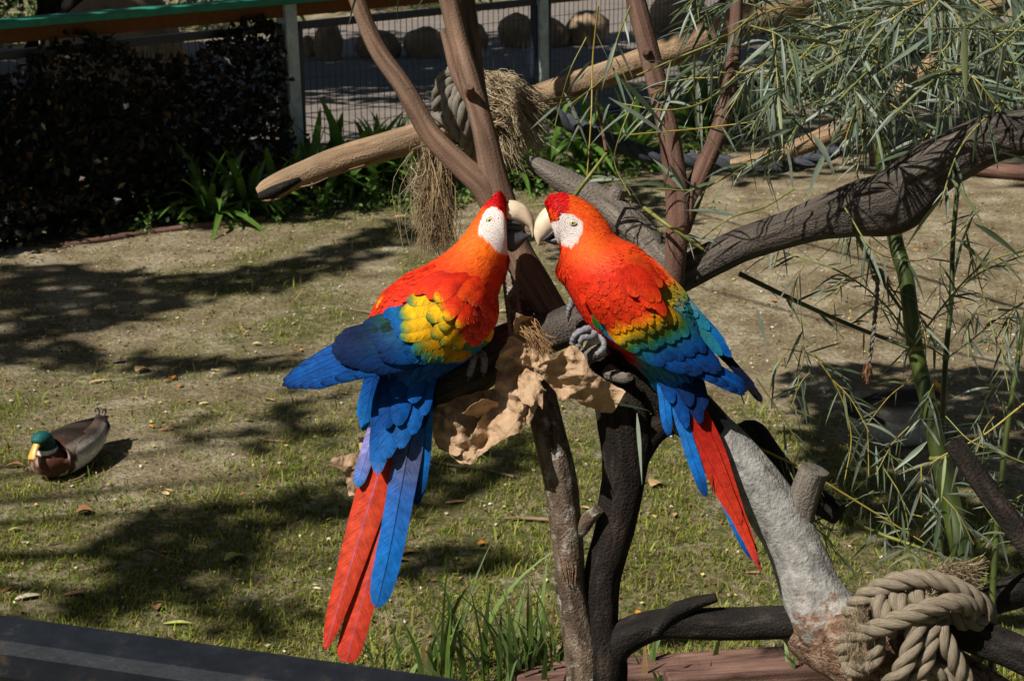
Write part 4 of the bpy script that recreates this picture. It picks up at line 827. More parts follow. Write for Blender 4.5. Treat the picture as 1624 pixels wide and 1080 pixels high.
o = bevbox('timber_edging', (a+e)/2-UPZ*0.06, dv*0.26, sd*0.03, UPZ*0.05, M['plank'], None); tag(o, 'reddish timber edging plank on the soil behind the lower limb', 'plank')
me = o.data; l = me.uv_layers.new(name='UV')
for li, lp in enumerate(me.loops):
    p = np.array(me.vertices[lp.vertex_index].co); l.data[li].uv = (float(p[2]+p.dot(sd)), float(p.dot(dv)))
o = bevbox('timber_edging', G(1120, 1078)*np.array([1, 1, 0])+UPZ*0.02, dv*0.5, sd*0.06, UPZ*0.035, M['plank'], None); tag(o, 'low sunken timber lying in front of the reddish plank', 'plank')
l = o.data.uv_layers.new(name='UV')
for li, lp in enumerate(o.data.loops):
    p = np.array(o.data.vertices[lp.vertex_index].co); l.data[li].uv = (float(p[2]+p.dot(sd)), float(p.dot(dv)))
# ================================================================== macaws
def feathermat(name, barb=1.0):
    m, nt, b = newmat(name, 0.6, 0.09)
    c = node(nt, 'ShaderNodeVertexColor', layer_name='Col').outputs[0]
    uv = node(nt, 'ShaderNodeUVMap').outputs[0]
    # barbs run obliquely from the shaft: v along, |u| across
    sp = node(nt, 'ShaderNodeSeparateXYZ', {0: uv}); ab = node(nt, 'ShaderNodeMath', {0: sp.outputs[0]}, operation='ABSOLUTE').outputs[0]
    v2 = node(nt, 'ShaderNodeMath', {0: ab, 1: -1.3}, operation='MULTIPLY').outputs[0]; v3 = node(nt, 'ShaderNodeMath', {0: v2, 1: sp.outputs[1]}, operation='ADD').outputs[0]
    cx = node(nt, 'ShaderNodeCombineXYZ', {0: v3, 1: ab}).outputs[0]
    mp = node(nt, 'ShaderNodeMapping', {'Vector': cx, 'Scale': (520, 40, 1)}).outputs[0]
    n = node(nt, 'ShaderNodeTexNoise', {'Vector': mp, 'Scale': 1.0, 'Detail': 3.0, 'Roughness': 0.6}).outputs[0]
    co = node(nt, 'ShaderNodeTexCoord').outputs['Object']; n2 = node(nt, 'ShaderNodeTexNoise', {'Vector': co, 'Scale': 70.0, 'Detail': 4.0}).outputs[0]
    c = mix(nt, 1.0, c, ramp(nt, n, [(0.25, (0.6,)*3), (0.75, (1.3,)*3)]), 'MULTIPLY')
    c = mix(nt, 1.0, c, ramp(nt, n2, [(0.3, (0.7,)*3), (0.7, (1.2,)*3)]), 'MULTIPLY')
    nt.links.new(c, b.inputs['Base Color']); bump(nt, b, n, 0.0014, 0.8)
    b.inputs['Sheen Weight'].default_value = 0.0; b.inputs['Sheen Roughness'].default_value = 0.4
    return m
M['feather'] = feathermat('feather_vanes')
M['plume'] = colmat('soft_plumage', 0.65, 0.2, noise=300, nd=0.22, sheen=0.0)
# body skin: colour by attribute, the bare face lined with rows of tiny feathers
m, nt, b = newmat('macaw_body', 0.7, 0.2); M['macaw'] = m
c = node(nt, 'ShaderNodeVertexColor', layer_name='Col').outputs[0]
at = node(nt, 'ShaderNodeAttribute', attribute_name='face').outputs['Vector']
sp = node(nt, 'ShaderNodeSeparateXYZ', {0: at})
wv = node(nt, 'ShaderNodeTexNoise', {'Vector': at, 'Scale': 0.12, 'Detail': 2.0}).outputs[0]
ln = node(nt, 'ShaderNodeVectorMath', {0: at}, operation='MULTIPLY'); ln.inputs[1].default_value = (1, 1.15, 0)
le = node(nt, 'ShaderNodeVectorMath', {0: ln.outputs[0]}, operation='LENGTH').outputs['Value']
ph = node(nt, 'ShaderNodeMath', {0: wv, 1: 7.0}, operation='MULTIPLY').outputs[0]; ph = node(nt, 'ShaderNodeMath', {0: ph, 1: le}, operation='ADD').outputs[0]
sn = node(nt, 'ShaderNodeMath', {0: ph, 1: 1.75}, operation='MULTIPLY').outputs[0]; sn = node(nt, 'ShaderNodeMath', {0: sn}, operation='SINE').outputs[0]
th_ = ramp(nt, sn, [(0.55, (0, 0, 0)), (0.95, (1, 1, 1))])
br_ = node(nt, 'ShaderNodeTexNoise', {'Vector': at, 'Scale': 0.35, 'Detail': 2.0}).outputs[0]
th2 = node(nt, 'ShaderNodeMath', {0: th_, 1: ramp(nt, br_, [(0.38, (0, 0, 0)), (0.55, (1, 1, 1))])}, operation='MULTIPLY').outputs[0]
th3 = node(nt, 'ShaderNodeMath', {0: th2, 1: sp.outputs[2]}, operation='MULTIPLY').outputs[0]
th3 = node(nt, 'ShaderNodeMath', {0: th3, 1: 0.95}, operation='MULTIPLY').outputs[0]
c = mix(nt, th3, c, S(120, 52, 46)); nt.links.new(c, b.inputs['Base Color'])
M['horn'] = flat('pale_horn', S(214, 194, 166), 0.42, 0.5, 45, 0.22, 0.0012)
M['blackhorn'] = flat('black_horn', S(58, 60, 64), 0.42, 0.5, 80, 0.35, 0.0006)
M['iris'] = flat('yellow_iris', S(206, 190, 96), 0.25, 0.5, 200, 0.1)
M['pupil'] = flat('pupil', (0.004, 0.004, 0.004), 0.08, 0.6)
M['eyelid'] = flat('grey_eyelid', S(186, 178, 170), 0.6, 0.3, 200, 0.2)
M['scaly'] = flat('scaly_grey_foot', S(120, 122, 126), 0.6, 0.4, 120, 0.45, 0.003)
RED = np.array(S(208, 44, 18)); DRED = np.array(S(170, 22, 14)); ORG = np.array(S(228, 82, 20)); YEL = np.array(S(232, 172, 12)); DYEL = np.array(S(204, 140, 10))
GRN = np.array(S(60, 118, 44)); DGRN = np.array(S(34, 78, 44)); TEAL = np.array(S(22, 110, 140)); BLU = np.array(S(8, 76, 152)); LBLU = np.array(S(26, 118, 194)); DBLU = np.array(S(8, 38, 86)); NAVY = np.array(S(8, 18, 44)); BLK = np.array(S(16, 16, 22)); LAV = np.array(S(150, 144, 206)); PINK = np.array(S(226, 92, 70)); WHITE = np.array(S(218, 208, 202))
def inpoly(u, v, poly):
    u = np.asarray(u, float); v = np.asarray(v, float); ins = np.zeros(u.shape, bool); n = len(poly)
    for i in range(n):
        x1, y1 = poly[i]; x2, y2 = poly[i-1]
        cnd = (y1 > v) != (y2 > v)
        with np.errstate(divide='ignore', invalid='ignore'):
            ins ^= cnd & (u < (x2-x1)*(v-y1)/(y2-y1+1e-12)+x1)
    return ins
class TPS:
    "smooth depth surface through (u,v,w) points"
    def __init__(s, pts):
        p = np.asarray(pts, float); s.p = p[:, :2]/100; n = len(p); K = s.U(s.p, s.p)+np.eye(n)*0.01
        Q = np.hstack([np.ones((n, 1)), s.p]); A = np.block([[K, Q], [Q.T, np.zeros((3, 3))]])
        s.c = np.linalg.solve(A, np.concatenate([p[:, 2], [0, 0, 0]]))
    @staticmethod
    def U(a, b):
        d = ((a[:, None]-b[None])**2).sum(-1); return np.where(d > 0, d*np.log(d+1e-12), 0)
    def __call__(s, u, v):
        q = np.stack([np.ravel(u), np.ravel(v)], 1)/100.0; n = len(s.p)
        return (s.U(q, s.p)@s.c[:n]+s.c[n]+q@s.c[n+1:]).reshape(np.shape(u))
class Bird:
    def __init__(s, name, label, base, D):
        s.D = D; s.root = thing(name, label, 'parrot', base, None); s.barbs = []; s.bcol = []
    def W(s, u, v, w): return P(u, v, s.D-np.asarray(w, float)*s.D/F)
    def body(s, rings, colf, face, eye, nv=110, nu=72):
        "rings: (back u,v, front u,v, centre w, half depth): cross-sections from beak base to tail"
        q = catmull(rings, nv); a = np.linspace(0, 2*math.pi, nu, endpoint=False)
        ce = (q[:, 0:2]+q[:, 2:4])/2; hx = (q[:, 0:2]-q[:, 2:4])/2
        U = ce[:, None, 0]+np.cos(a)*hx[:, None, 0]; V = ce[:, None, 1]+np.cos(a)*hx[:, None, 1]
        Wd = q[:, None, 4]+np.sin(a)*q[:, None, 5]
        s.U, s.V, s.Wd, s.ce, s.a = U, V, Wd, ce, a
        VV = s.W(U.ravel(), V.ravel(), Wd.ravel()); Fc = []
        for i in range(nv-1):
            for j in range(nu): k = (j+1) % nu; Fc.append((i*nu+j, i*nu+k, (i+1)*nu+k, (i+1)*nu+j))
        Fc.append(tuple(range(nu))[::-1]); Fc.append(tuple((nv-1)*nu+j for j in range(nu)))
        fm = inpoly(U.ravel(), V.ravel(), face)
        col = colf(U.ravel(), V.ravel()); col = np.where(fm[:, None], WHITE, col)
        fa = np.stack([U.ravel()-eye[0], V.ravel()-eye[1], fm*1.0], 1)
        s.face = face; s.colf = colf
        return mk('body', VV, Fc, M['macaw'], s.root, None, col, True, {'face': fa})
    def plumage(s, n, size, skip=None):
        "small overlapping contour feathers laid tailward over the body"
        nv, nu = s.U.shape; bag_V = []; bag_C = []
        i = NR.integers(1, nv-9, n*3); j = NR.integers(0, nu, n*3)
        ok = np.sin(s.a[j]) > -0.45; i, j = i[ok][:n], j[ok][:n]
        ff = NR.random(len(i))
        pos = np.stack([s.U[i, j], s.V[i, j], s.Wd[i, j]], 1); nxt = np.stack([s.U[i+1, j], s.V[i+1, j], s.Wd[i+1, j]], 1)
        pos = pos+(nxt-pos)*ff[:, None]
        T = nxt-np.stack([s.U[i, j], s.V[i, j], s.Wd[i, j]], 1); T /= np.linalg.norm(T, axis=1)[:, None]+1e-9
        j2 = (j+1) % nu; X = np.stack([s.U[i, j2], s.V[i, j2], s.Wd[i, j2]], 1)-np.stack([s.U[i, j], s.V[i, j], s.Wd[i, j]], 1); X /= np.linalg.norm(X, axis=1)[:, None]+1e-9
        Nn = np.cross(T, X); cen = np.stack([s.ce[i, 0], s.ce[i, 1], 0*ff], 1); sgn = np.sign(((pos-cen)*Nn).sum(1)); Nn *= sgn[:, None]
        ang = NR.normal(0, 0.25, len(i))[:, None]; T2 = T*np.cos(ang)+X*np.sin(ang); X2 = X*np.cos(ang)-T*np.sin(ang)
        sz = np.array([size(u, v) for u, v in pos[:, :2]]); L = sz[:, 0:1]*NR.uniform(.75, 1.25, (len(i), 1)); Wd = sz[:, 1:2]
        keep = ~inpoly(pos[:, 0], pos[:, 1], s.face)
        tp = pos+T2*L
        keep &= ~inpoly(tp[:, 0], tp[:, 1], s.face)
        if skip is not None: keep &= ~skip(pos[:, 0], pos[:, 1], pos[:, 2])
        c0 = s.colf(pos[:, 0], pos[:, 1])*NR.uniform(.74, 1.2, (len(i), 1))
        st = [(0, -.5, .1), (0, .5, .1), (.45, 1, .5), (.45, -1, .5), (.8, .75, .8), (.8, -.75, .8), (1.0, 0, .9)]
        VV = np.stack([pos+T2*L*t+X2*Wd*x+Nn*(z-abs(x)*0.3)*np.clip(Wd/3.0, .5, 1.6) for t, x, z in st], 1)[keep]
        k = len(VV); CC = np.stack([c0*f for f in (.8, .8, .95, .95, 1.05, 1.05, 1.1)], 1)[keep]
        V3 = VV.reshape(-1, 3); V3 = s.W(V3[:, 0], V3[:, 1], V3[:, 2])
        b_ = np.arange(k)[:, None]*7; Fc = np.concatenate([b_+[0, 1, 2], b_+[0, 2, 3], b_+[3, 2, 4], b_+[3, 4, 5], b_+[5, 4, 6]])
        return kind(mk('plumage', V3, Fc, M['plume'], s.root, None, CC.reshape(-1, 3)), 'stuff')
    def feather(s, base, tip, wid, stops, parent, surf=None, lift=(0, 3), name='feather', edge=None, bow=0.0, tipw=0.55, wpt=None, rows=8, shaft=None, round_=0.3, cols=5, taper=0.0):
        "base, tip in px; stops: (t, colour); surf gives depth w(u,v); lift: extra w at base and tip"
        b0 = np.array(base[:2], float); t0 = np.array(tip[:2], float); ax = t0-b0; L = np.linalg.norm(ax); ax /= L; pe = np.array([-ax[1], ax[0]])
        ss = {5: [-1, -.5, 0, .5, 1], 7: [-1, -.6, -.07, 0, .07, .6, 1]}[cols]
        V = []; C = []; UV = []
        tt = np.concatenate([np.linspace(0, 1-round_, rows-3), 1-round_*np.array([.45, .12, 0.0])])
        for t in tt:
            g = min(1.0, (0.35+t*2.2)) if t < .3 else 1.0
            hw = wid*g*(1-(1-tipw)*t*0.35)*(1-taper*t*t)
            if t > 1-round_: hw *= math.sqrt(max(0.0, 1-((t-(1-round_))/round_)**2))
            cc = b0+ax*L*t+pe*bow*L*math.sin(math.pi*t*0.5)**2
            bc = np.array([np.interp(t, [x for x, _ in stops], [cl[k] for _, cl in stops]) for k in range(3)])
            for x in ss:
                p = cc+pe*x*hw
                if surf is not None: w_ = float(surf(np.array([p[0]]), np.array([p[1]]))[0])
                else: w_ = wpt[0]*(1-t)+wpt[1]*t
                w_ += lift[0]*(1-t)+lift[1]*t-abs(x)**1.5*hw*0.12
                V.append((p[0], p[1], w_)); UV.append((x*hw*s.D/F, t*L*s.D/F))
                cl = bc
                if edge is not None: cl = bc*(1-abs(x)**3*edge[1])+edge[0]*abs(x)**3*edge[1]
                if shaft is not None and abs(x) < .05: cl = shaft
                C.append(cl*s.jit)
        for k in range(int(min(60, 4+L*wid/40))):    # loose barbs that break up the vane and its edge
            t1 = R.uniform(.08, .96); sg = R.choice([-1, 1]); i1 = min(len(tt)-1, int(np.searchsorted(tt, t1))); t2 = min(1.0, t1+wid*.7/L); i2 = min(len(tt)-1, int(np.searchsorted(tt, t2)))
            nc_ = len(ss); m_ = nc_//2; A0 = np.array(V[i1*nc_+m_]); A1 = np.array(V[i2*nc_+(nc_-1 if sg > 0 else 0)]); A1 = A0+(A1-A0)*R.uniform(.7, 1.06); A0 = A0+(A1-A0)*R.uniform(0, .4)
            dv = A1-A0; dl = np.linalg.norm(dv)+1e-6; sd_ = np.array([-dv[1], dv[0], 0])/dl*R.uniform(.35, .8); up_ = np.array([0, 0, .55]); cl = np.array(C[i1*nc_+(nc_-1 if sg > 0 else 0)])*R.uniform(.62, 1.38)
            s.barbs.append((A0+up_, (A0+A1)/2+sd_+up_, A1+up_*.8, (A0+A1)/2-sd_+up_)); s.bcol.append(cl)
        V = [(p[0]+(R.uniform(-.6, .6) if q % len(ss) in (0, len(ss)-1) else 0), p[1]+(R.uniform(-.6, .6) if q % len(ss) in (0, len(ss)-1) else 0), p[2]) for q, p in enumerate(V)]
        nc = len(ss); Fc = [(i*nc+j, i*nc+j+1, (i+1)*nc+j+1, (i+1)*nc+j) for i in range(len(tt)-1) for j in range(nc-1)]
        V = np.array(V); o = mk(name, s.W(V[:, 0], V[:, 1], V[:, 2]), Fc, M['feather'], parent, UV, C)
        return o
    jit = 1.0
    def flush(s):
        V = np.array(s.barbs).reshape(-1, 3); n = len(s.barbs); kind(mk('barbs', s.W(V[:, 0], V[:, 1], V[:, 2]), (np.arange(n)[:, None]*4+[0, 1, 2, 3]), M['plume'], s.root, None, np.repeat(np.array(s.bcol), 4, 0)), 'stuff')
    def row(s, b0, b1, t0, t1, n, wid, stops, parent, surf, lift, jitter=3, name='feather', **kw):
        "a row of feathers: bases from b0 to b1, tips from t0 to t1"
        for k in range(n):
            f = (k+0.5)/n if n > 1 else .5; b = [b0[i]*(1-f)+b1[i]*f+R.uniform(-jitter, jitter) for i in (0, 1)]; t = [t0[i]*(1-f)+t1[i]*f+R.uniform(-jitter, jitter)*1.5 for i in (0, 1)]
            s.jit = R.uniform(.85, 1.12); st = stops(f) if callable(stops) else stops
            s.feather(b, t, wid*R.uniform(.9, 1.12), st, parent, surf, (lift[0]+f*lift[2], lift[1]+f*lift[2]) if len(lift) > 2 else lift, name, **kw)
        s.jit = 1.0
    def lens(s, name, prof, w0, half, mat, nv=26, nu=20, parent=None, sharp=1.0):
        "solid from a profile: prof rows (u1,v1,u2,v2,depth scale)"
        q = catmull(prof, nv); a = np.linspace(0, 2*math.pi, nu, endpoint=False)
        ce = (q[:, 0:2]+q[:, 2:4])/2; hx = (q[:, 0:2]-q[:, 2:4])/2
        sa = np.sign(np.sin(a))*np.abs(np.sin(a))**sharp
        U = ce[:, None, 0]+np.cos(a)*hx[:, None, 0]; V = ce[:, None, 1]+np.cos(a)*hx[:, None, 1]; Wd = w0+sa*q[:, None, 4]*half
        Fc = [(i*nu+j, i*nu+(j+1) % nu, (i+1)*nu+(j+1) % nu, (i+1)*nu+j) for i in range(nv-1) for j in range(nu)]
        Fc.append(tuple(range(nu))[::-1]); Fc.append(tuple((nv-1)*nu+j for j in range(nu)))
        return mk(name, s.W(U.ravel(), V.ravel(), Wd.ravel()), Fc, mat, parent or s.root)
    def eye(s, u, v, w, r, lidr=1.0):
        c = s.W(u, v, w); sc_ = s.D/F; d = CAM-c; d /= np.linalg.norm(d); x = np.cross(d, UP); x /= np.linalg.norm(x); y = np.cross(x, d)
        def dome(rr, h, off, k=14):
            V = [c+d*(off+h)*sc_]; Fc = []
            for q in range(1, 5):
                ph = q/4*math.pi/2
                for j in range(k): a = 2*math.pi*j/k; V.append(c+(x*math.cos(a)+y*math.sin(a))*rr*math.sin(ph)*sc_+d*(off+h*math.cos(ph))*sc_)
            for j in range(k): Fc.append((0, 1+j, 1+(j+1) % k))
            for q in range(3):
                for j in range(k): a = 1+q*k+j; b_ = 1+q*k+(j+1) % k; Fc.append((a, a+k, b_+k, b_))
            return V, Fc
        e = mk('eye', *dome(r*1.0, r*.5, 0), M['iris'], s.root); mk('pupil', *dome(r*.48, r*.24, r*.34), M['pupil'], e)
        a = np.linspace(0, 2*math.pi, 22); C = np.array([c+(x*math.cos(k)*r*1.2+y*math.sin(k)*r*1.0*lidr)*sc_+d*r*0.1*sc_ for k in a]); V, Fc, UV = tube(C, r*.22*sc_, 6, cap=False); mk('eyelid', V, Fc, M['eyelid'], e, UV)
    def foot(s, toes):
        bag = Bag()
        ft = None
        for pts in toes:
            C, r = px([(u, v, s.D-w_*s.D/F, rr) for u, v, w_, rr in pts], 22); V, Fc, UV = tube(C, r*(1+0.12*np.sin(np.arange(22)*1.9)), 10, 0.12, 3, 60); bag.add(V, Fc, uv=UV)
        ft = bag.build('foot', M['scaly'], s.root)
        for pts in toes:
            u, v, w_, rr = pts[-1]; u0, v0, w0, _ = pts[-2]; dx, dy = u-u0, v-v0; l = math.hypot(dx, dy)+1e-6
            C, r = px([(u, v, s.D-w_*s.D/F, rr*.75), (u+dx/l*4, v+dy/l*4+1, s.D-(w_-1)*s.D/F, rr*.5), (u+dx/l*6, v+dy/l*6+5, s.D-(w_-3)*s.D/F, .5)], 7); V, Fc, UV = tube(C, r, 7); mk('claw', V, Fc, M['blackhorn'], ft, UV)

# ------------------------------------------------------------------ the macaw on the left of the pair
A = Bird('macaw', 'scarlet macaw with yellow wing patch and long red tail, its drooping wing held out', P(715, 575, 2.90), 2.90)
def colA(u, v):
    u = np.asarray(u, float); v = np.asarray(v, float); t = np.clip(((u-700)*-0.5+(v-300)*0.86-20)/115, 0, 1)[:, None]
    c = ORG*(1-t)+RED*t
    neck = np.clip(1-np.hypot(u-765, v-385)/58, 0, 1)[:, None]; c = c*(1-neck)+np.array(S(240, 112, 24))*neck
    fr = (inpoly(u, v, [(786, 300), (822, 300), (806, 324), (799, 342), (788, 336), (780, 326), (772, 322)]))[:, None]; c = np.where(fr, np.array(S(196, 14, 16)), c)
    thr = np.clip((u-775)/30, 0, 1)[:, None]*np.clip((v-398)/20, 0, 1)[:, None]; c = c*(1-thr)+np.array(S(206, 48, 20))*thr
    low = np.clip((v-552)/6, 0, 1)[:, None]; c = c*(1-low)+BLU*low
    return c
faceA = [(783, 327), (797, 337), (803, 350), (822, 352), (822, 402), (808, 404), (793, 402), (783, 395), (778, 387), (766, 378), (758, 369), (760, 356), (767, 338), (774, 331)]
A.body([(801, 326, 804, 394, -22, 13), (801, 314, 805, 398, -22, 24), (792, 308.5, 806, 403, -22, 33), (772, 322, 808, 410, -22, 37), (756, 343, 806, 420, -20, 40), (740, 366, 803, 432, -16, 45), (718, 391, 797, 448, -12, 54), (683, 416, 791, 466, -6, 66), (645, 436, 790, 490, 0, 76), (613, 462, 780, 516, 4, 82), (594, 494, 766, 540, 6, 80), (590, 530, 742, 566, 8, 70), (596, 570, 712, 588, 10, 56), (604, 600, 694, 606, 14, 42), (612, 630, 686, 634, 18, 28), (618, 665, 672, 668, 22, 14), (626, 695, 656, 696, 24, 6)], colA, faceA, (776, 350))
wA = TPS([(790, 485, 20), (770, 470, 52), (740, 450, 66), (700, 440, 66), (650, 455, 56), (610, 480, 46), (780, 520, 40), (750, 520, 82), (700, 500, 98), (650, 510, 94), (600, 530, 90), (750, 555, 58), (700, 565, 88), (650, 575, 96), (560, 540, 92), (530, 550, 92), (450, 605, 96), (530, 600, 98), (600, 590, 98), (765, 545, 42)])
wing = mk('wing', A.W(np.array([765, 690, 610, 600, 650, 740]), np.array([480, 460, 500, 560, 568, 548]), np.array([30, 40, 50, 60, 60, 36.])), [(0, 1, 2, 3, 4, 5)], M['feather'], A.root, np.zeros((6, 2)), np.tile(DBLU, (6, 1)))
# far wing: its blue tips hang left of the tail, its yellow shoulder shows along the back
fw = mk('wing', A.W(np.array([605, 590, 640]), np.array([480, 560, 600]), np.array([-20, -30, -30.])), [(0, 1, 2)], M['feather'], A.root, np.zeros((3, 2)), np.tile(DBLU, (3, 1)))
for b_, t_, wd, w_ in [((598, 575), (575, 684), 12, -14), ((592, 575), (569, 664), 9, -18), ((604, 580), (588, 650), 10, -20)]:
    A.feather(b_, t_, wd, [(0, DBLU), (.4, BLU), (1, LBLU)], fw, None, (0, 0), wpt=(w_, w_-4), shaft=NAVY, cols=7)
for b_, t_, c1, c2 in [((640, 447), (600, 488), ORG, YEL), ((628, 452), (596, 490), RED, YEL), ((650, 442), (612, 482), RED, YEL), ((655, 440), (628, 470), RED, ORG), ((690, 420), (640, 460), RED, RED), ((678, 424), (632, 468), RED, ORG)]:
    A.feather(b_, t_, 9, [(0, c1), (.5, c1), (.8, c2), (1, c2)], fw, None, (0, 0), wpt=(38, 34), bow=-.05)
# primaries and secondaries
prim = [(680, 572, 560, 594), (660, 578, 530, 598), (640, 578, 507, 605), (625, 574, 489, 612), (612, 568, 474, 611), (604, 561, 463, 612), (598, 554, 453, 612), (592, 546, 446, 608), (588, 539, 447, 601), (584, 532, 455, 594), (580, 526, 470, 583)]
for k, (a0, a1, a2, a3) in enumerate(prim):
    A.jit = R.uniform(.85, 1.1)
    A.feather((a0, a1), (a2, a3), 8.5, [(0, DBLU), (.3, BLU), (.75, np.array(S(14, 92, 176))), (.93, BLU), (1, NAVY)], wing, wA, (-6-k*.8, -5-k*.8), bow=-.02, shaft=NAVY, cols=7, edge=(NAVY, .55), round_=.14)
sec = [(690, 566, 590, 583), (684, 560, 566, 578), (680, 552, 548, 572), (674, 545, 536, 566), (668, 540, 530, 561), (662, 533, 525, 554), (656, 526, 525, 546), (652, 519, 530, 537), (648, 512, 540, 529)]
for k, (a0, a1, a2, a3) in enumerate(sec):
    f = k/8; A.jit = R.uniform(.9, 1.1); c1 = BLU*.8*(1-f)+np.array(S(8, 36, 80))*f; cg = BLU*.8*(1-f)+DGRN*.7*f
    A.feather((a0, a1), (a2, a3), 13.5, [(0, NAVY), (.35, cg*.75), (.7, c1*.75), (1, DBLU*.7)], wing, wA, (-2+k*.7, -3+k*.7), bow=-.03, edge=(NAVY, .6), round_=.16, shaft=NAVY, cols=7)
# greater coverts: blue to teal
A.row((655, 496), (700, 566), (572, 510), (610, 578), 7, 14, lambda f: [(0, GRN*(1-f)+BLU*f), (.5, DGRN*(1-f)+BLU*f), (1, DBLU)], wing, wA, (4, 3), edge=(NAVY, .3))
A.row((690, 490), (735, 566), (604, 500), (650, 576), 6, 15, lambda f: [(0, DYEL*.5), (.35, GRN*.7), (.7, TEAL*.5+BLU*.4), (1, BLU*.8)], wing, wA, (6, 7.5), bow=.04)
# yellow median coverts with green and blue tips, laid one over the next; darkened bases paint the shade between them
YT = [(0, DYEL*.5), (.3, DYEL), (.5, YEL), (.80, YEL), (.9, GRN), (1, TEAL*.8)]
YG = [(0, DYEL*.5), (.35, DYEL), (.55, DYEL*.7+GRN*.3), (.8, GRN), (1, TEAL*.6+BLU*.4)]
RY = [(0, RED*.6), (.3, ORG*.6), (.5, YEL), (.82, YEL), (.91, GRN), (1, DGRN)]
for k, (bu, bv, tu, tv, wd, st_) in enumerate([(748, 560, 690, 574, 10, YG), (732, 549, 668, 571, 11, YG), (716, 540, 652, 560, 12, YG), (708, 522, 634, 541, 12, YT), (708, 498, 634, 524, 13, YT), (706, 474, 634, 505, 14, YT), (716, 462, 646, 484, 12, YT),
        (770, 522, 752, 552, 8, YG), (760, 524, 738, 556, 9, YG), (750, 518, 720, 556, 11, RY), (736, 510, 700, 550, 12, RY), (732, 494, 686, 538, 13, RY), (728, 470, 680, 512, 14, RY), (724, 484, 700, 526, 10, RY)]):
    A.jit = R.uniform(.9, 1.1); A.feather((bu, bv), (tu, tv), wd*1.12, st_, wing, wA, (8+k*.9, 11+k*.9), bow=R.uniform(.02, .08), round_=.28, rows=9, edge=(GRN*.8, .4))
A.jit = 1.0
for bu, bv, tu, tv, wd in [(742, 466, 704, 508, 12), (752, 480, 724, 522, 10), (728, 446, 688, 478, 12)]:
    A.feather((bu, bv), (tu, tv), wd, [(0, RED*.7), (.4, RED), (.72, ORG*.6+RED*.4), (.88, YEL), (.95, GRN), (1, DGRN)], wing, wA, (24, 27), round_=.3, rows=9)
A.row((776, 512), (780, 528), (748, 548), (764, 554), 3, 8, [(0, YEL), (.5, YEL), (.7, GRN), (1, TEAL)], wing, wA, (21, 21))
A.row((742, 553), (775, 530), (712, 578), (748, 562), 4, 10, [(0, TEAL), (.4, TEAL), (1, BLU)], wing, wA, (4, 2))
# scapulars and lesser coverts: red
A.row((742, 445), (762, 470), (690, 478), (712, 504), 3, 12, [(0, RED*.7), (.4, RED), (.75, RED), (.86, ORG), (.95, YEL), (1, DGRN)], wing, wA, (22, 25))
A.row((700, 430), (760, 440), (648, 464), (706, 474), 5, 13, [(0, RED*.7), (.4, RED), (.8, RED), (1, ORG*.6+RED*.4)], wing, wA, (19, 22), edge=(DRED, .3))
A.row((756, 438), (770, 462), (724, 470), (744, 480), 3, 11, [(0, RED), (.6, ORG*.5+RED*.5), (1, ORG)], wing, wA, (27, 26), edge=(DRED, .3))
for q, (b0, b1, t0, t1, n, wd) in enumerate([((742, 500), (766, 540), (724, 512), (744, 550), 5, 7), ((756, 492), (778, 530), (738, 504), (758, 546), 6, 7), ((766, 484), (786, 516), (750, 496), (770, 536), 6, 6.5), ((772, 474), (790, 504), (758, 488), (780, 524), 6, 6), ((768, 466), (788, 488), (750, 480), (784, 508), 6, 6)]):
    A.row(b0, b1, t0, t1, n, wd, [(0, DRED), (.5, RED), (.85, RED*.7+PINK*.3), (1, PINK)], wing, wA, (23+q*1.1, 24+q*1.1), jitter=3, edge=(PINK, .35), rows=7)
def szA(u, v):
    h = math.hypot(u-790, v-355); return (np.interp(h, [20, 70, 150, 240], [9, 15, 20, 26]), np.interp(h, [20, 70, 150, 240], [.9, 1.3, 4.2, 6.5]))
A.plumage(11000, szA, lambda u, v, w_: inpoly(u, v, [(640, 470), (735, 470), (760, 560), (600, 590), (590, 500)]) & (w_ > 0))
# beak, eye
A.lens('upper_beak', [(795, 322, 800, 356, .95), (803, 318.5, 808, 355, 1.05), (811, 317.5, 815, 354, 1.05), (820, 319, 822, 354, 1.0), (830, 324, 829, 356, .88), (839, 333, 835, 359, .72), (845.5, 345, 840, 363, .52), (848, 358, 842, 368, .34), (847, 369, 843.5, 372, .15), (844.5, 377, 843.5, 377, .03)], -22, 16, M['horn'])
A.lens('beak_base', [(797, 341, 801, 360, 1.08), (804, 343, 808, 360, 1.1), (812, 347.5, 815, 359, 1.08), (820, 351.5, 821, 358, 1.03), (827, 355, 827, 357, .92)], -22, 16, M['blackhorn'])
A.lens('lower_beak', [(800, 362, 802, 392, .95), (806, 361, 806, 397, 1.1), (812, 361, 812, 400, 1.05), (820, 365, 820, 396, .9), (829, 369, 829, 387, .75), (837, 371.5, 836, 379, .5), (842, 372, 841.5, 374.5, .15)], -22, 15, M['blackhorn'])
A.lens('tongue', [(802, 348, 802, 368, .8), (812, 348, 812, 368, .8), (820, 351, 820, 368, .7), (828, 354, 828, 366, .5), (833, 358, 832, 363, .2)], -21, 13, M['blackhorn'])
A.eye(776, 350, 10.5, 4.2)
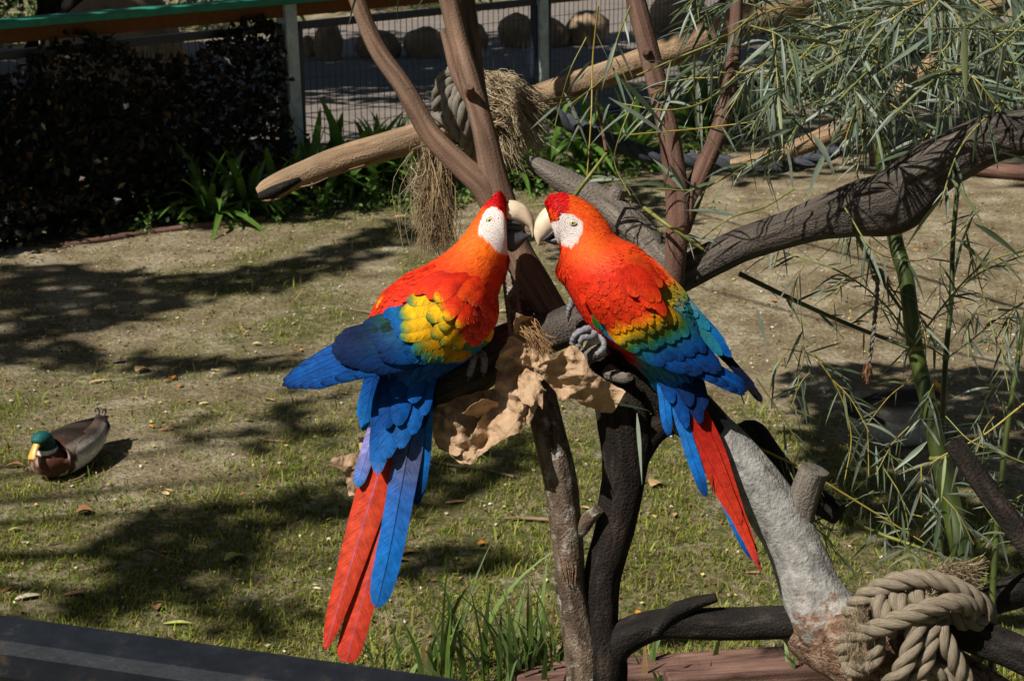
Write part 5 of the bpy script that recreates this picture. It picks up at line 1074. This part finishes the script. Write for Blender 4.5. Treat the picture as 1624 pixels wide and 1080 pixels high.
# tail
tl = mk('tail', A.W(np.array([620, 675, 668, 630]), np.array([610, 610, 660, 660]), np.array([22, 20, 22, 22.])), [(0, 1, 2, 3)], M['feather'], A.root, np.zeros((4, 2)), np.tile(DBLU, (4, 1)))
REDT = [(0, RED), (.25, np.array(S(206, 64, 40))), (.5, np.array(S(214, 80, 54))), (.8, np.array(S(210, 72, 48))), (1, np.array(S(190, 60, 44)))]
BLUT = [(0, BLU), (.3, np.array(S(36, 106, 178))), (.75, np.array(S(20, 106, 188))), (1, DBLU)]
A.feather((650, 640), (551, 895), 14, BLUT, tl, None, (0, 0), 'tail_feather', wpt=(18, 26), cols=7, rows=14, shaft=NAVY, round_=.2)
A.feather((660, 640), (548, 1050), 25, REDT, tl, None, (0, 0), 'tail_feather', wpt=(20, 40), cols=7, rows=16, shaft=LAV*.3+RED*.6, round_=.05, tipw=.6, taper=.1, edge=(np.array(S(190, 40, 30)), .4))
A.feather((634, 640), (515, 1031), 31, REDT+[], tl, None, (0, 0), 'tail_feather', wpt=(24, 48), cols=7, rows=16, shaft=LAV*.45+RED*.5, round_=.16, tipw=.6, taper=.62, edge=(RED*.8, .4), bow=.0)
A.feather((676, 600), (648, 800), 14, BLUT, tl, None, (0, 0), 'tail_feather', wpt=(20, 22), cols=7, rows=14, shaft=NAVY, round_=.25, bow=-.06)
A.feather((672, 610), (578, 958), 24, [(0, BLU), (.2, np.array(S(40, 104, 180))), (.34, np.array(S(92, 92, 120))), (.5, np.array(S(48, 100, 178))), (.75, np.array(S(22, 110, 194))), (1, np.array(S(26, 92, 160)))], tl, None, (0, 0), 'tail_feather', wpt=(28, 50), cols=7, rows=18, shaft=NAVY, round_=.13, tipw=.5, bow=-.055)
A.feather((682, 596), (655, 785), 12, BLUT, tl, None, (0, 0), 'tail_feather', wpt=(32, 26), cols=7, rows=12, shaft=NAVY, round_=.3, bow=-.06)
A.feather((604, 650), (566, 772), 13, [(0, LAV*.8), (.5, LAV), (.8, LAV*.5+LBLU*.5), (1, LBLU)], tl, None, (0, 0), 'tail_feather', wpt=(26, 40), cols=7, rows=10, shaft=BLU, round_=.2)
LB2 = np.array(S(34, 104, 176)); B2 = np.array(S(12, 86, 162))
for b_, t_, wd, wp, st in [((612, 590), (598, 752), 19, (34, 52), [(0, DBLU), (.6, BLU), (.9, LB2), (1, np.array(S(96, 132, 208)))]), ((634, 585), (612, 728), 20, (36, 54), [(0, DBLU), (.5, BLU), (1, LB2)]), ((656, 580), (634, 712), 19, (38, 54), [(0, BLU), (.5, B2), (1, LB2)]),
                           ((672, 580), (654, 690), 15, (40, 54), [(0, BLU), (.6, B2), (1, B2)]), ((626, 575), (612, 680), 18, (42, 56), [(0, DBLU), (1, BLU)]), ((648, 572), (630, 676), 18, (44, 57), [(0, DBLU), (.6, BLU), (1, B2)]), ((684, 575), (671, 660), 12, (42, 52), [(0, BLU), (1, B2)]), ((668, 568), (654, 640), 16, (48, 58), [(0, DBLU), (.6, BLU), (1, B2)]), ((640, 566), (628, 632), 17, (50, 60), [(0, DBLU), (1, BLU)])]:
    A.jit = R.uniform(.85, 1.1); A.feather(b_, t_, wd, st, tl, None, (0, 0), 'tail_covert', wpt=wp, rows=9, round_=.3, edge=(DBLU, .25))
A.jit = 1.0
A.foot([[(752, 560, -20, 8), (752, 566, 4, 6), (748, 580, 10, 6), (744, 596, 8, 5)], [(752, 560, -20, 8), (766, 562, 2, 6), (768, 576, 6, 6), (767, 590, 4, 5)], [(752, 560, -20, 8), (758, 548, -60, 6), (757, 556, -82, 5)]])
A.lens('thigh', [(735, 545, 775, 535, .8), (738, 560, 768, 552, .7), (745, 568, 762, 562, .4)], -12, 24, M['macaw']) if False else None

# ------------------------------------------------------------------ the macaw on the right
B = Bird('macaw', 'scarlet macaw with red shoulders and blue folded wings, standing side-on with bowed head', P(960, 560, 2.90), 2.90)
def colB(u, v):
    u = np.asarray(u, float); v = np.asarray(v, float); t = np.clip((v-330)/110, 0, 1)[:, None]
    c = ORG*(1-t)+RED*t
    fr = (inpoly(u, v, [(855, 300), (890, 304), (896, 325), (892, 345), (884, 352), (872, 340), (858, 334)]))[:, None]; c = np.where(fr, np.array(S(200, 12, 14)), c)
    ck = np.clip(1-np.hypot(u-930, v-390)/40, 0, 1)[:, None]; c = c*(1-ck)+np.array(S(240, 104, 24))*ck
    bk = np.clip(((u-1000)*0.62+(v-400)*0.5-44)/10, 0, 1)[:, None]; c = c*(1-bk)+(DYEL*.5+GRN*.5)*bk; bk = np.clip(((u-1000)*0.62+(v-400)*0.5-66)/14, 0, 1)[:, None]; c = c*(1-bk)+(TEAL*.7+GRN*.3)*bk
    bk = np.clip(((u-1000)*0.62+(v-400)*0.5-100)/40, 0, 1)[:, None]; c = c*(1-bk)+BLU*bk
    lo = np.clip((v-530)/20, 0, 1)[:, None]*np.clip((1010-u)/20, 0, 1)[:, None]; c = c*(1-lo)+DRED*lo
    return c
faceB = [(889, 338), (900, 338), (914, 343), (925, 357), (924, 370), (916, 383), (907, 393), (896, 390), (884, 386), (870, 374), (874, 352), (886, 350)]
B.body([(866, 334, 884, 388, 8, 14), (865, 324, 888, 392, 8, 24), (872, 313, 892, 394, 4, 32), (890, 308, 890, 400, 0, 36), (915, 313, 886, 412, -4, 40), (940, 327, 882, 424, -8, 46), (960, 349, 884, 436, -10, 52), (978, 374, 892, 448, -10, 58), (1004, 388, 902, 464, -8, 66), (1036, 412, 914, 486, -6, 72), (1066, 442, 930, 510, -4, 74), (1090, 472, 952, 534, -4, 70), (1106, 510, 980, 556, -4, 60), (1112, 552, 1006, 580, -4, 48), (1112, 590, 1030, 604, -2, 36), (1112, 622, 1050, 630, 0, 24), (1108, 650, 1068, 655, 2, 12), (1102, 672, 1084, 674, 4, 5)], colB, faceB, (908, 354))
wB = TPS([(905, 450, 18), (925, 440, 48), (960, 430, 62), (1000, 430, 60), (1040, 450, 50), (1070, 470, 40), (920, 485, 30), (950, 480, 66), (1000, 490, 80), (1040, 510, 76), (1080, 520, 56), (950, 518, 36), (990, 540, 58), (1040, 560, 62), (1100, 570, 56), (1110, 530, 44), (1150, 590, 44), (1185, 618, 36), (1160, 560, 24), (1130, 525, 24), (970, 535, 40), (1200, 610, 20)])
wg = mk('wing', B.W(np.array([925, 990, 1060, 1100, 1020, 960]), np.array([450, 440, 490, 560, 550, 515]), np.array([20, 40, 30, 20, 30, 22.])), [(0, 1, 2, 3, 4, 5)], M['feather'], B.root, np.zeros((6, 2)), np.tile(DBLU, (6, 1)))
wf = mk('wing', B.W(np.array([1040, 1080, 1120]), np.array([430, 470, 560]), np.array([-20, -30, -40.])), [(0, 1, 2)], M['feather'], B.root, np.zeros((3, 2)), np.tile(DBLU, (3, 1)))
# far wing: blue-green along the back edge, dark primaries beyond
for k, (b_, t_, c) in enumerate([((1100, 500), (1213, 634), BLK), ((1095, 500), (1206, 622), BLK), ((1090, 500), (1200, 612), NAVY), ((1080, 495), (1190, 600), NAVY)]):
    B.feather(b_, t_, 7, [(0, c), (.5, c), (1, c)], wf, None, (0, 0), wpt=(-6, 2), bow=.03, round_=.1, cols=7, shaft=BLK)
for k, (b_, t_, c1, c2) in enumerate([((1040, 430), (1158, 548), TEAL, BLU), ((1052, 440), (1165, 562), TEAL, BLU), ((1050, 450), (1150, 560), GRN, TEAL), ((1036, 424), (1130, 520), GRN, TEAL), ((1030, 425), (1110, 500), YEL*.5+GRN*.5, TEAL), ((1022, 408), (1092, 474), ORG, GRN), ((1010, 404), (1070, 452), RED, ORG*.7+GRN*.3)]):
    B.feather(b_, t_, 11, [(0, c1), (.5, c1*.6+c2*.4), (1, c2)], wf, None, (0, 0), wpt=(22-k, 14+k*2), bow=.04, round_=.2, edge=(LBLU, .25 if k < 4 else 0))
# primaries, secondaries of the near wing
for k, (a0, a1, a2, a3) in enumerate([(1010, 556, 1120, 592), (1020, 556, 1140, 600), (1028, 554, 1158, 608), (1034, 551, 1172, 616), (1040, 548, 1184, 621), (1046, 544, 1188, 616), (1052, 540, 1186, 606)]):
    B.jit = R.uniform(.85, 1.1)
    B.feather((a0, a1), (a2, a3), 8.5, [(0, DBLU), (.4, BLU), (.85, BLU), (1, NAVY)], wg, wB, (-4-k*.5, -3-k*.5), bow=.03, cols=7, shaft=NAVY, edge=(NAVY, .5), round_=.14)
B.row((1060, 505), (1010, 552), (1150, 586), (1090, 590), 7, 14, lambda f: [(0, DBLU), (.4, np.array(S(12, 76, 150))), (.75, BLU*.8), (1, DBLU)], wg, wB, (2, 1, 3), edge=(NAVY, .6), shaft=NAVY, cols=7, bow=.03)
B.row((1068, 490), (990, 545), (1128, 552), (1046, 578), 7, 13, lambda f: [(0, GRN*.7), (.4, (TEAL*.7+GRN*.3)*.8), (.8, BLU*.9), (1, DBLU)], wg, wB, (6, 5), edge=(NAVY, .35), bow=.03)
B.row((1060, 482), (972, 534), (1096, 530), (1012, 562), 7, 12, lambda f: [(0, DYEL), (.35, DYEL*.6+GRN*.4), (.7, GRN*.7), (1, TEAL)], wg, wB, (10, 9), edge=(DGRN, .4))
B.row((950, 512), (985, 540), (985, 540), (1020, 562), 4, 9, [(0, GRN), (.4, TEAL), (1, LBLU)], wg, wB, (8, 7), edge=(BLU, .4))
B.row((1052, 474), (958, 516), (1074, 514), (986, 546), 9, 9.5, [(0, RED), (.4, ORG*.4+DYEL*.6), (.7, YEL*.8), (.85, DYEL*.5+GRN*.5), (1, DGRN)], wg, wB, (14, 13), edge=(DGRN, .3))
B.row((944, 500), (938, 502), (962, 526), (956, 522), 3, 7, [(0, GRN), (.5, GRN), (1, TEAL)], wg, wB, (10, 9))
# red coverts in overlapping rows
st = [(0, RED), (.45, RED), (.85, RED*.85+ORG*.15), (1, ORG*.3+RED*.7)]
st2 = [(0, RED), (.6, RED), (.85, ORG*.6+YEL*.4), (.95, DYEL), (1, GRN*.6)]
for q, (b0, b1, t0, t1, n, wd, s_) in enumerate([((1040, 462), (948, 500), (1060, 500), (968, 530), 11, 9, st2), ((1026, 456), (938, 488), (1046, 490), (956, 516), 11, 9, st), ((1012, 448), (930, 476), (1030, 478), (946, 504), 10, 9, st), ((1000, 444), (924, 466), (1018, 468), (938, 492), 10, 8.5, st), ((986, 440), (918, 458), (1004, 460), (930, 480), 9, 8, st), ((970, 438), (914, 450), (986, 452), (924, 470), 8, 7.5, st), ((954, 434), (912, 444), (968, 446), (918, 460), 6, 7, st)]):
    B.row(b0, b1, t0, t1, int(n*1.5), wd*.8, s_, wg, wB, (16+q*.8, 16.4+q*.8), jitter=6, edge=(DRED, .12), rows=7)
# scapulars over the wing: longer red feathers, a few edged orange
B.row((990, 430), (1020, 440), (1030, 486), (1062, 500), 3, 11, [(0, RED), (.7, RED), (1, ORG*.5+RED*.5)], wg, wB, (27, 25), edge=(DRED, .35))
B.row((975, 424), (1012, 418), (1010, 470), (1056, 478), 4, 11, [(0, RED), (.6, RED), (1, ORG*.6+RED*.4)], wg, wB, (30, 27), edge=(DRED, .35))
B.row((990, 400), (1016, 408), (1028, 444), (1052, 456), 4, 10, [(0, ORG), (.6, RED), (1, ORG)], wg, wB, (26, 22), edge=(DRED, .3))
def szB(u, v):
    h = math.hypot(u-900, v-352); return (np.interp(h, [20, 70, 150, 240], [9, 15, 19, 26]), np.interp(h, [20, 70, 150, 240], [.9, 1.3, 4.2, 6.5]))
B.plumage(11000, szB, lambda u, v, w_: inpoly(u, v, [(930, 455), (1000, 450), (1060, 490), (1110, 560), (1010, 556), (950, 505)]) & (w_ > 0))
B.lens('upper_beak', [(889, 333, 888, 358, .9), (878, 326.5, 884, 362, 1.0), (866, 329, 879, 366, 1.0), (857, 337, 874, 370, .92), (850, 349, 869, 375, .8), (847, 361, 864, 379, .62), (846.5, 371, 860, 382, .42), (849.5, 381, 857, 385.5, .2), (853.5, 389, 855, 389, .04)], 8, 16, M['horn'])
B.lens('beak_base', [(891, 346, 887, 371, 1.02), (885, 349, 881, 374, 1.06), (879.5, 357, 875, 378, 1.04), (873, 366, 869, 381, .97), (866, 374, 863, 383, .78), (860, 380.5, 859, 384, .42)], 8, 16, M['blackhorn'])
B.lens('lower_beak', [(894, 372, 897, 390, .85), (884, 372, 888, 389, .9), (876, 376, 878, 388, .8), (868, 378, 870, 385.5, .6), (861, 380, 862, 382.5, .25)], 8, 14, M['blackhorn'])
B.eye(908, 354, 37, 4.0, .8)
tb = mk('tail', B.W(np.array([1050, 1100, 1108, 1076]), np.array([600, 590, 650, 650]), np.array([6, 4, 6, 8.])), [(0, 1, 2, 3)], M['feather'], B.root, np.zeros((4, 2)), np.tile(DBLU, (4, 1)))
DR2 = [(0, DRED*.8), (.4, np.array(S(176, 44, 30))), (.85, np.array(S(200, 60, 34))), (.97, np.array(S(180, 50, 40))), (1, DBLU)]
B.feather((1076, 620), (1204, 886), 14, BLUT, tb, None, (0, 0), 'tail_feather', wpt=(8, 20), cols=7, rows=14, shaft=NAVY, round_=.12, bow=.02)
B.feather((1098, 620), (1216, 903), 17, DR2, tb, None, (0, 0), 'tail_feather', wpt=(10, 24), cols=7, rows=16, shaft=DRED*.5, round_=.2, tipw=.4, taper=.6, bow=.03)
B.feather((1080, 620), (1212, 890), 17, DR2, tb, None, (0, 0), 'tail_feather', wpt=(14, 28), cols=7, rows=16, shaft=DRED*.5, round_=.2, tipw=.4, taper=.6, bow=.03)
B.feather((1066, 615), (1180, 830), 17, [(0, DRED*.8), (.5, np.array(S(170, 40, 28))), (1, np.array(S(196, 58, 34)))], tb, None, (0, 0), 'tail_feather', wpt=(16, 26), cols=7, rows=16, shaft=DRED*.5, round_=.2, tipw=.2, bow=.02)
B.feather((1058, 600), (1126, 786), 11, BLUT, tb, None, (0, 0), 'tail_feather', wpt=(18, 26), cols=7, rows=14, shaft=NAVY, round_=.2, bow=.03)
B.feather((1046, 580), (1066, 692), 10, BLUT, tb, None, (0, 0), 'tail_feather', wpt=(20, 24), cols=7, rows=12, shaft=NAVY, round_=.3, bow=.04)
for b_, t_, wd, wp, s_ in [((1060, 575), (1090, 680), 13, (24, 28), [(0, DBLU), (1, BLU)]), ((1080, 575), (1112, 672), 14, (24, 30), [(0, DBLU), (1, DBLU)]), ((1096, 575), (1118, 650), 13, (24, 28), [(0, NAVY), (1, DBLU)]), ((1044, 570), (1068, 640), 12, (28, 30), [(0, DBLU), (1, BLU)]), ((1070, 570), (1096, 645), 14, (30, 34), [(0, DBLU), (1, DBLU)])]:
    B.feather(b_, t_, wd, s_, tb, None, (0, 0), 'tail_covert', wpt=wp, rows=9, round_=.35, edge=(NAVY, .3))
B.foot([[(948, 520, -4, 9), (940, 534, 22, 5.2), (924, 536, 28, 5), (920, 548, 22, 4)], [(948, 520, -4, 9), (956, 538, 24, 5.2), (958, 552, 28, 5), (946, 562, 24, 4.2)], [(948, 520, -4, 9), (930, 522, 12, 6), (912, 532, 14, 5.5), (908, 545, 8, 5)]])
A.flush(); B.flush()
B.foot([[(912, 474, -24, 7), (908, 480, -30, 6), (903, 490, -34, 5), (902, 500, -40, 4)]])
# ================================================================== ducks
M['duck'] = colmat('duck_plumage', 0.6, 0.25, noise=90, nd=0.3, bumpd=0.0015)
M['duckhead'] = colmat('duck_head_gloss', 0.3, 0.6, noise=200, nd=0.2)
M['bill'] = flat('yellow_bill', S(214, 158, 66), 0.4, 0.4, 60, 0.12)
def duck(label, pos, yaw, tuck=0.0, size=(0.95, 1.08, 0.92)):
    th = thing('mallard', label, 'duck', pos, 'ducks resting on the soil')
    cy, sy = math.cos(yaw), math.sin(yaw)
    def T(V):
        V = np.asarray(V, float)*np.array(size); return np.stack([pos[0]+V[:, 0]*cy-V[:, 1]*sy, pos[1]+V[:, 0]*sy+V[:, 1]*cy, pos[2]+V[:, 2]], 1)
    # spine (x, z, half width, half height) from tail to crown
    hx = -0.03*tuck-0.03
    sp = np.array([(-.235, .112, .014, .006), (-.20, .103, .044, .020), (-.15, .098, .062, .042), (-.08, .086, .080, .066), (0, .080, .088, .078), (.07, .078, .084, .078), (.12, .082, .070, .070), (.152+hx, .098, .052, .054), (.160+hx, .122, .036, .040), (.162+hx, .140, .030, .035), (.170+hx, .158, .031, .035), (.187+hx, .170, .030, .031), (.206+hx, .168, .024, .023), (.216+hx, .162, .015, .014)])
    if tuck: sp[8:, 1] = .105+(sp[8:, 1]-.122)*.45; sp[8:, 0] -= .02
    n = 90; q = catmull(sp, n); k = 28; a = np.linspace(0, 2*math.pi, k, endpoint=False)
    t = np.gradient(q[:, :2], axis=0); t /= np.linalg.norm(t, axis=1)[:, None]; nr = np.stack([-t[:, 1], t[:, 0]], 1)
    X = q[:, 0:1]+nr[:, 0:1]*np.sin(a)*q[:, 3:4]; Z = q[:, 1:2]+nr[:, 1:2]*np.sin(a)*q[:, 3:4]; Yy = np.cos(a)*q[:, 2:3]
    s_ = np.arange(n)/(n-1)*np.ones((k, 1)); s_ = s_.T
    Z = np.maximum(Z, 0.004)
    V = np.stack([X, Yy, Z], -1).reshape(-1, 3); side = np.abs(np.cos(a))[None]*np.ones((n, 1)); up = np.sin(a)[None]*np.ones((n, 1))
    C = np.zeros((n, k, 3)); nz = fbm(X*60+40, Z*60+Yy*70+40, 5, 3)
    C[:] = S(206, 202, 198)
    C = np.where((up > .35)[..., None], np.array(S(140, 130, 120)), C); C = np.where((up > .75)[..., None], np.array(S(60, 50, 44)), C)
    C = np.where((s_ < .2)[..., None], np.where((up > 0)[..., None], np.array(S(44, 38, 36)), np.array(S(206, 200, 194))), C)
    C = np.where((s_ > .40)[..., None] & ((nz < .52) | (s_ > .45))[..., None], np.array(S(82, 48, 36)), C)
    C = np.where(((s_ > .44) & (s_ < .56) & (nz > .57) & (np.cos(a) < .2)[None])[..., None], np.array(S(190, 164, 140)), C)
    C = np.where((s_ > .615)[..., None], np.array(S(222, 216, 206)), C); C = np.where((s_ > .645)[..., None], np.array(S(16, 58, 52)), C); C = np.where((s_ > .70)[..., None] & (up > .2)[..., None], np.array(S(22, 84, 80)), C)
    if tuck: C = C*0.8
    C = C*(0.75+0.5*fbm(X*140+Yy*60+90, Z*140+90, 15, 2))[..., None]
    Fc = [(i*k+j, i*k+(j+1) % k, (i+1)*k+(j+1) % k, (i+1)*k+j) for i in range(n-1) for j in range(k)]+[tuple(range(k))[::-1], tuple((n-1)*k+j for j in range(k))]
    mk('body', T(V), Fc, M['duck'], th, None, C.reshape(-1, 3))
    # bill: flattened, widening at the tip
    b = np.array([(.207+hx, .162, .014, .013), (.222+hx, .150, .012, .010), (.236+hx, .136, .0125, .007), (.247+hx, .122, .0135, .005), (.252+hx, .115, .010, .004)]); q = catmull(b, 14); k2 = 14; a2 = np.linspace(0, 2*math.pi, k2, endpoint=False)
    V = np.stack([q[:, 0:1]+0*a2, np.cos(a2)*q[:, 2:3], q[:, 1:2]+np.sin(a2)*q[:, 3:4]], -1).reshape(-1, 3)
    Fc = [(i*k2+j, i*k2+(j+1) % k2, (i+1)*k2+(j+1) % k2, (i+1)*k2+j) for i in range(13) for j in range(k2)]+[tuple(range(k2))[::-1], tuple(13*k2+j for j in range(k2))]
    mk('bill', T(V), Fc, M['bill'], th)
    for s in (-1, 1):
        e = boulder(np.zeros(3), np.array([.0042]*3), 2)[0]; V, Fc = boulder(np.array([.196+hx, s*.0255, .177]), np.array([.0042, .0035, .0042]), 2); mk('eye', T(V), Fc, M['pupil'], th)
        # folded wing: overlapping plates from shoulder to rump
        w = None
        pts = [(.10, .066, .098, .024), (.05, .085, .102, .036), (-.03, .087, .104, .040), (-.10, .074, .110, .034), (-.17, .046, .120, .020), (-.225, .018, .128, .006)]
        qq = catmull(pts, 18); V = []; C = []
        for x, y, z, h in qq:
            for j in range(7):
                f = j/6*2-1; V.append((x, s*(y-0.042*max(0, f)**2-0.002*f*f), z+f*h)); cc = np.array(S(158, 150, 140)) if f > -.35 else np.array(S(216, 212, 208)); 
                if f > .6: cc = np.array(S(84, 70, 60))
                if x < -.16: cc = np.array(S(70, 60, 56))
                if x > .07: cc = cc*.5+np.array(S(96, 64, 46))*.5
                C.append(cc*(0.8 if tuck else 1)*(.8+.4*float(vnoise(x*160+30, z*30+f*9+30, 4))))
        Fc = [(i*7+j, i*7+j+1, (i+1)*7+j+1, (i+1)*7+j) for i in range(17) for j in range(6)]; w = mk('wing', T(V), Fc, M['duck'], th, None, C)
        md = w.modifiers.new('thickness', 'SOLIDIFY'); md.thickness = 0.004; md.offset = 0
    for s in (-1, 1):   # the drake's curled tail feathers
        C3 = T([(-.20, s*.012, .125), (-.225, s*.012, .145), (-.222, s*.014, .162), (-.205, s*.014, .163), (-.203, s*.013, .152)]); V, Fc, UV = tube(catmull(C3, 14), np.linspace(.004, .0025, 14), 6); mk('tail_curl', V, Fc, M['blackhorn'], th, UV)
g = G(112, 750); g[2] = float(gz(g[0], g[1]))-0.002
duck('drake with glossy green head and yellow bill resting in the sun', g, math.atan2(-.94, -.34))
g = G(1424, 706); g[2] = float(gz(g[0], g[1]))-0.002
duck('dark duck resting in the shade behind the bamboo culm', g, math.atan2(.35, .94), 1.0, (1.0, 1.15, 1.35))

# ================================================================== fallen leaves and twigs
def fallen(u, v, L, W, ang, col, label, curl=.5, grp=None):
    g = G(u, v); g[2] = float(gz(g[0], g[1]))+0.004; n = 7; V = []; ca, sa = math.cos(ang), math.sin(ang)
    for i in range(n):
        t = i/(n-1); wd = W*math.sin(math.pi*min(1, t*.93+.05))**.8; z = 0.003+curl*L*.12*(math.sin(t*2.6+ang)+.3)**2*.5
        for s in (-1, 0, 1): x = (t-.5)*L; y = s*wd; V.append((g[0]+x*ca-y*sa, g[1]+x*sa+y*ca, g[2]+z+abs(s)*wd*curl*.6))
    o = mk('fallen_leaf', V, [(i*3+j, i*3+j+1, i*3+j+4, i*3+j+3) for i in range(n-1) for j in range(2)], M['dryleaf'], None, None, np.tile(np.array(col), (len(V), 1)))
    tag(o, label, 'leaf', grp); return o
TAN, BRN, PNK, PGR, ORN = S(196, 160, 112), S(140, 100, 70), S(196, 128, 112), S(166, 172, 92), S(196, 132, 60)
for a in [(135, 822, .07, .026, .3, BRN, 'large curled brown leaf casting a shadow on the soil', 1.1), (157, 607, .11, .012, .5, TAN, 'long tan leaf with a narrow blade on sunny soil', .4), (225, 590, .10, .03, 1.2, TAN, 'pale tan leaf, crumpled, beside an orange one', .9), (273, 606, .05, .018, 2.0, ORN, 'small curled orange-brown leaf on sunny soil', 1.2),
          (190, 575, .09, .022, .2, S(126, 108, 98), 'greyish brown broad leaf at the edge of the shadow band', .4), (265, 694, .07, .012, .5, PNK, 'pink narrow leaf to the right of the drake', .4), (120, 945, .08, .011, .35, PNK, 'long pink leaf near the viewing rail', .5), (372, 893, .09, .022, .8, PGR, 'pale green withered leaf in the grass', 1.0),
          (282, 994, .10, .010, .0, PGR, 'thin pale green leaf lying by the viewing rail', .5), (248, 972, .05, .018, 1.9, BRN, 'upturned brown leaf beside a pale green one', 1.3), (722, 798, .085, .012, .2, TAN, 'tan narrow leaf on the grass behind the blue tail feather', .4), (632, 884, .08, .013, -.2, BRN, 'brown leaf to the right of the red tail feathers', .5),
          (648, 873, .05, .012, .3, PNK, 'pinkish small leaf above the brown one', .5), (1197, 911, .07, .006, .0, PNK, 'pink fallen feather-like sliver near the red tail tip', .2), (1040, 776, .08, .03, 1.0, TAN, 'tan crumpled leaf on bare soil between trunks', .9), (765, 862, .04, .016, .4, ORN, 'yellow-brown leaf in the shaded grass', .7),
          (20, 942, .08, .014, .7, BRN, 'brown folded leaf at the edge above the rail', .9), (45, 955, .09, .016, .5, S(190, 180, 160), 'whitish leaf fragment near the viewing rail', .5), (25, 752, .08, .014, .1, BRN, 'brown shadowed leaf left of the drake', 1.1), (635, 351, .10, .02, .2, TAN, 'tan leaf lying at the edge of the fence bed', .5)]:
    fallen(a[0], a[1], a[2]*.8, a[3]*.85, *a[4:])
for i in range(150):
    while True:
        u, v = R.uniform(0, 1624), R.uniform(370, 1060)
        if R.random() < (.35+.65*(v < 760)): break
    L = R.uniform(.018, .045); nm, c = R.choice([('tan', TAN), ('tan', TAN), ('brown', BRN), ('pale green', PGR), ('orange', ORN), ('straw-coloured', S(208, 186, 140)), ('yellowish', S(182, 170, 96))])
    fallen(u, v, L, L*R.uniform(.12, .3), R.uniform(0, 3.1), np.array(c)*R.uniform(.8, 1.15), 'small dry %s leaf scattered on the enclosure soil' % nm, R.uniform(.2, 1.0), 'small dry leaves on the soil')
for pts, r, lab in [([(672, 738), (720, 748), (770, 756), (815, 768)], 2.2, 'long pale twig on the grass right of the blue tail'), ([(408, 706), (430, 709), (452, 712)], 1.6, 'short whitish twig lying on the soil'), ([(800, 828), (840, 828), (872, 830)], 3.0, 'brown stick on the grass left of the trunks'),
                  ([(110, 778), (128, 772), (142, 760), (150, 748)], 1.8, 'thin bent twig under the drake'), ([(560, 498), (576, 500), (592, 504)], 1.4, 'reddish twig on the sunny soil behind the wing'), ([(235, 882), (262, 892), (292, 902)], 1.2, 'thin dark twig in the shadow patch')]:
    q = [G(u, v)+UPZ*(0.012+float(gz(*G(u, v)[:2]))) for u, v in pts]; d = (q[0]-CAM).dot(FWD); V, Fc, UV = tube(catmull(q, 16), r*d/F, 6, .15, 3); tag(mk('twig', V, Fc, M['peeled'], None, UV), lab, 'twig')
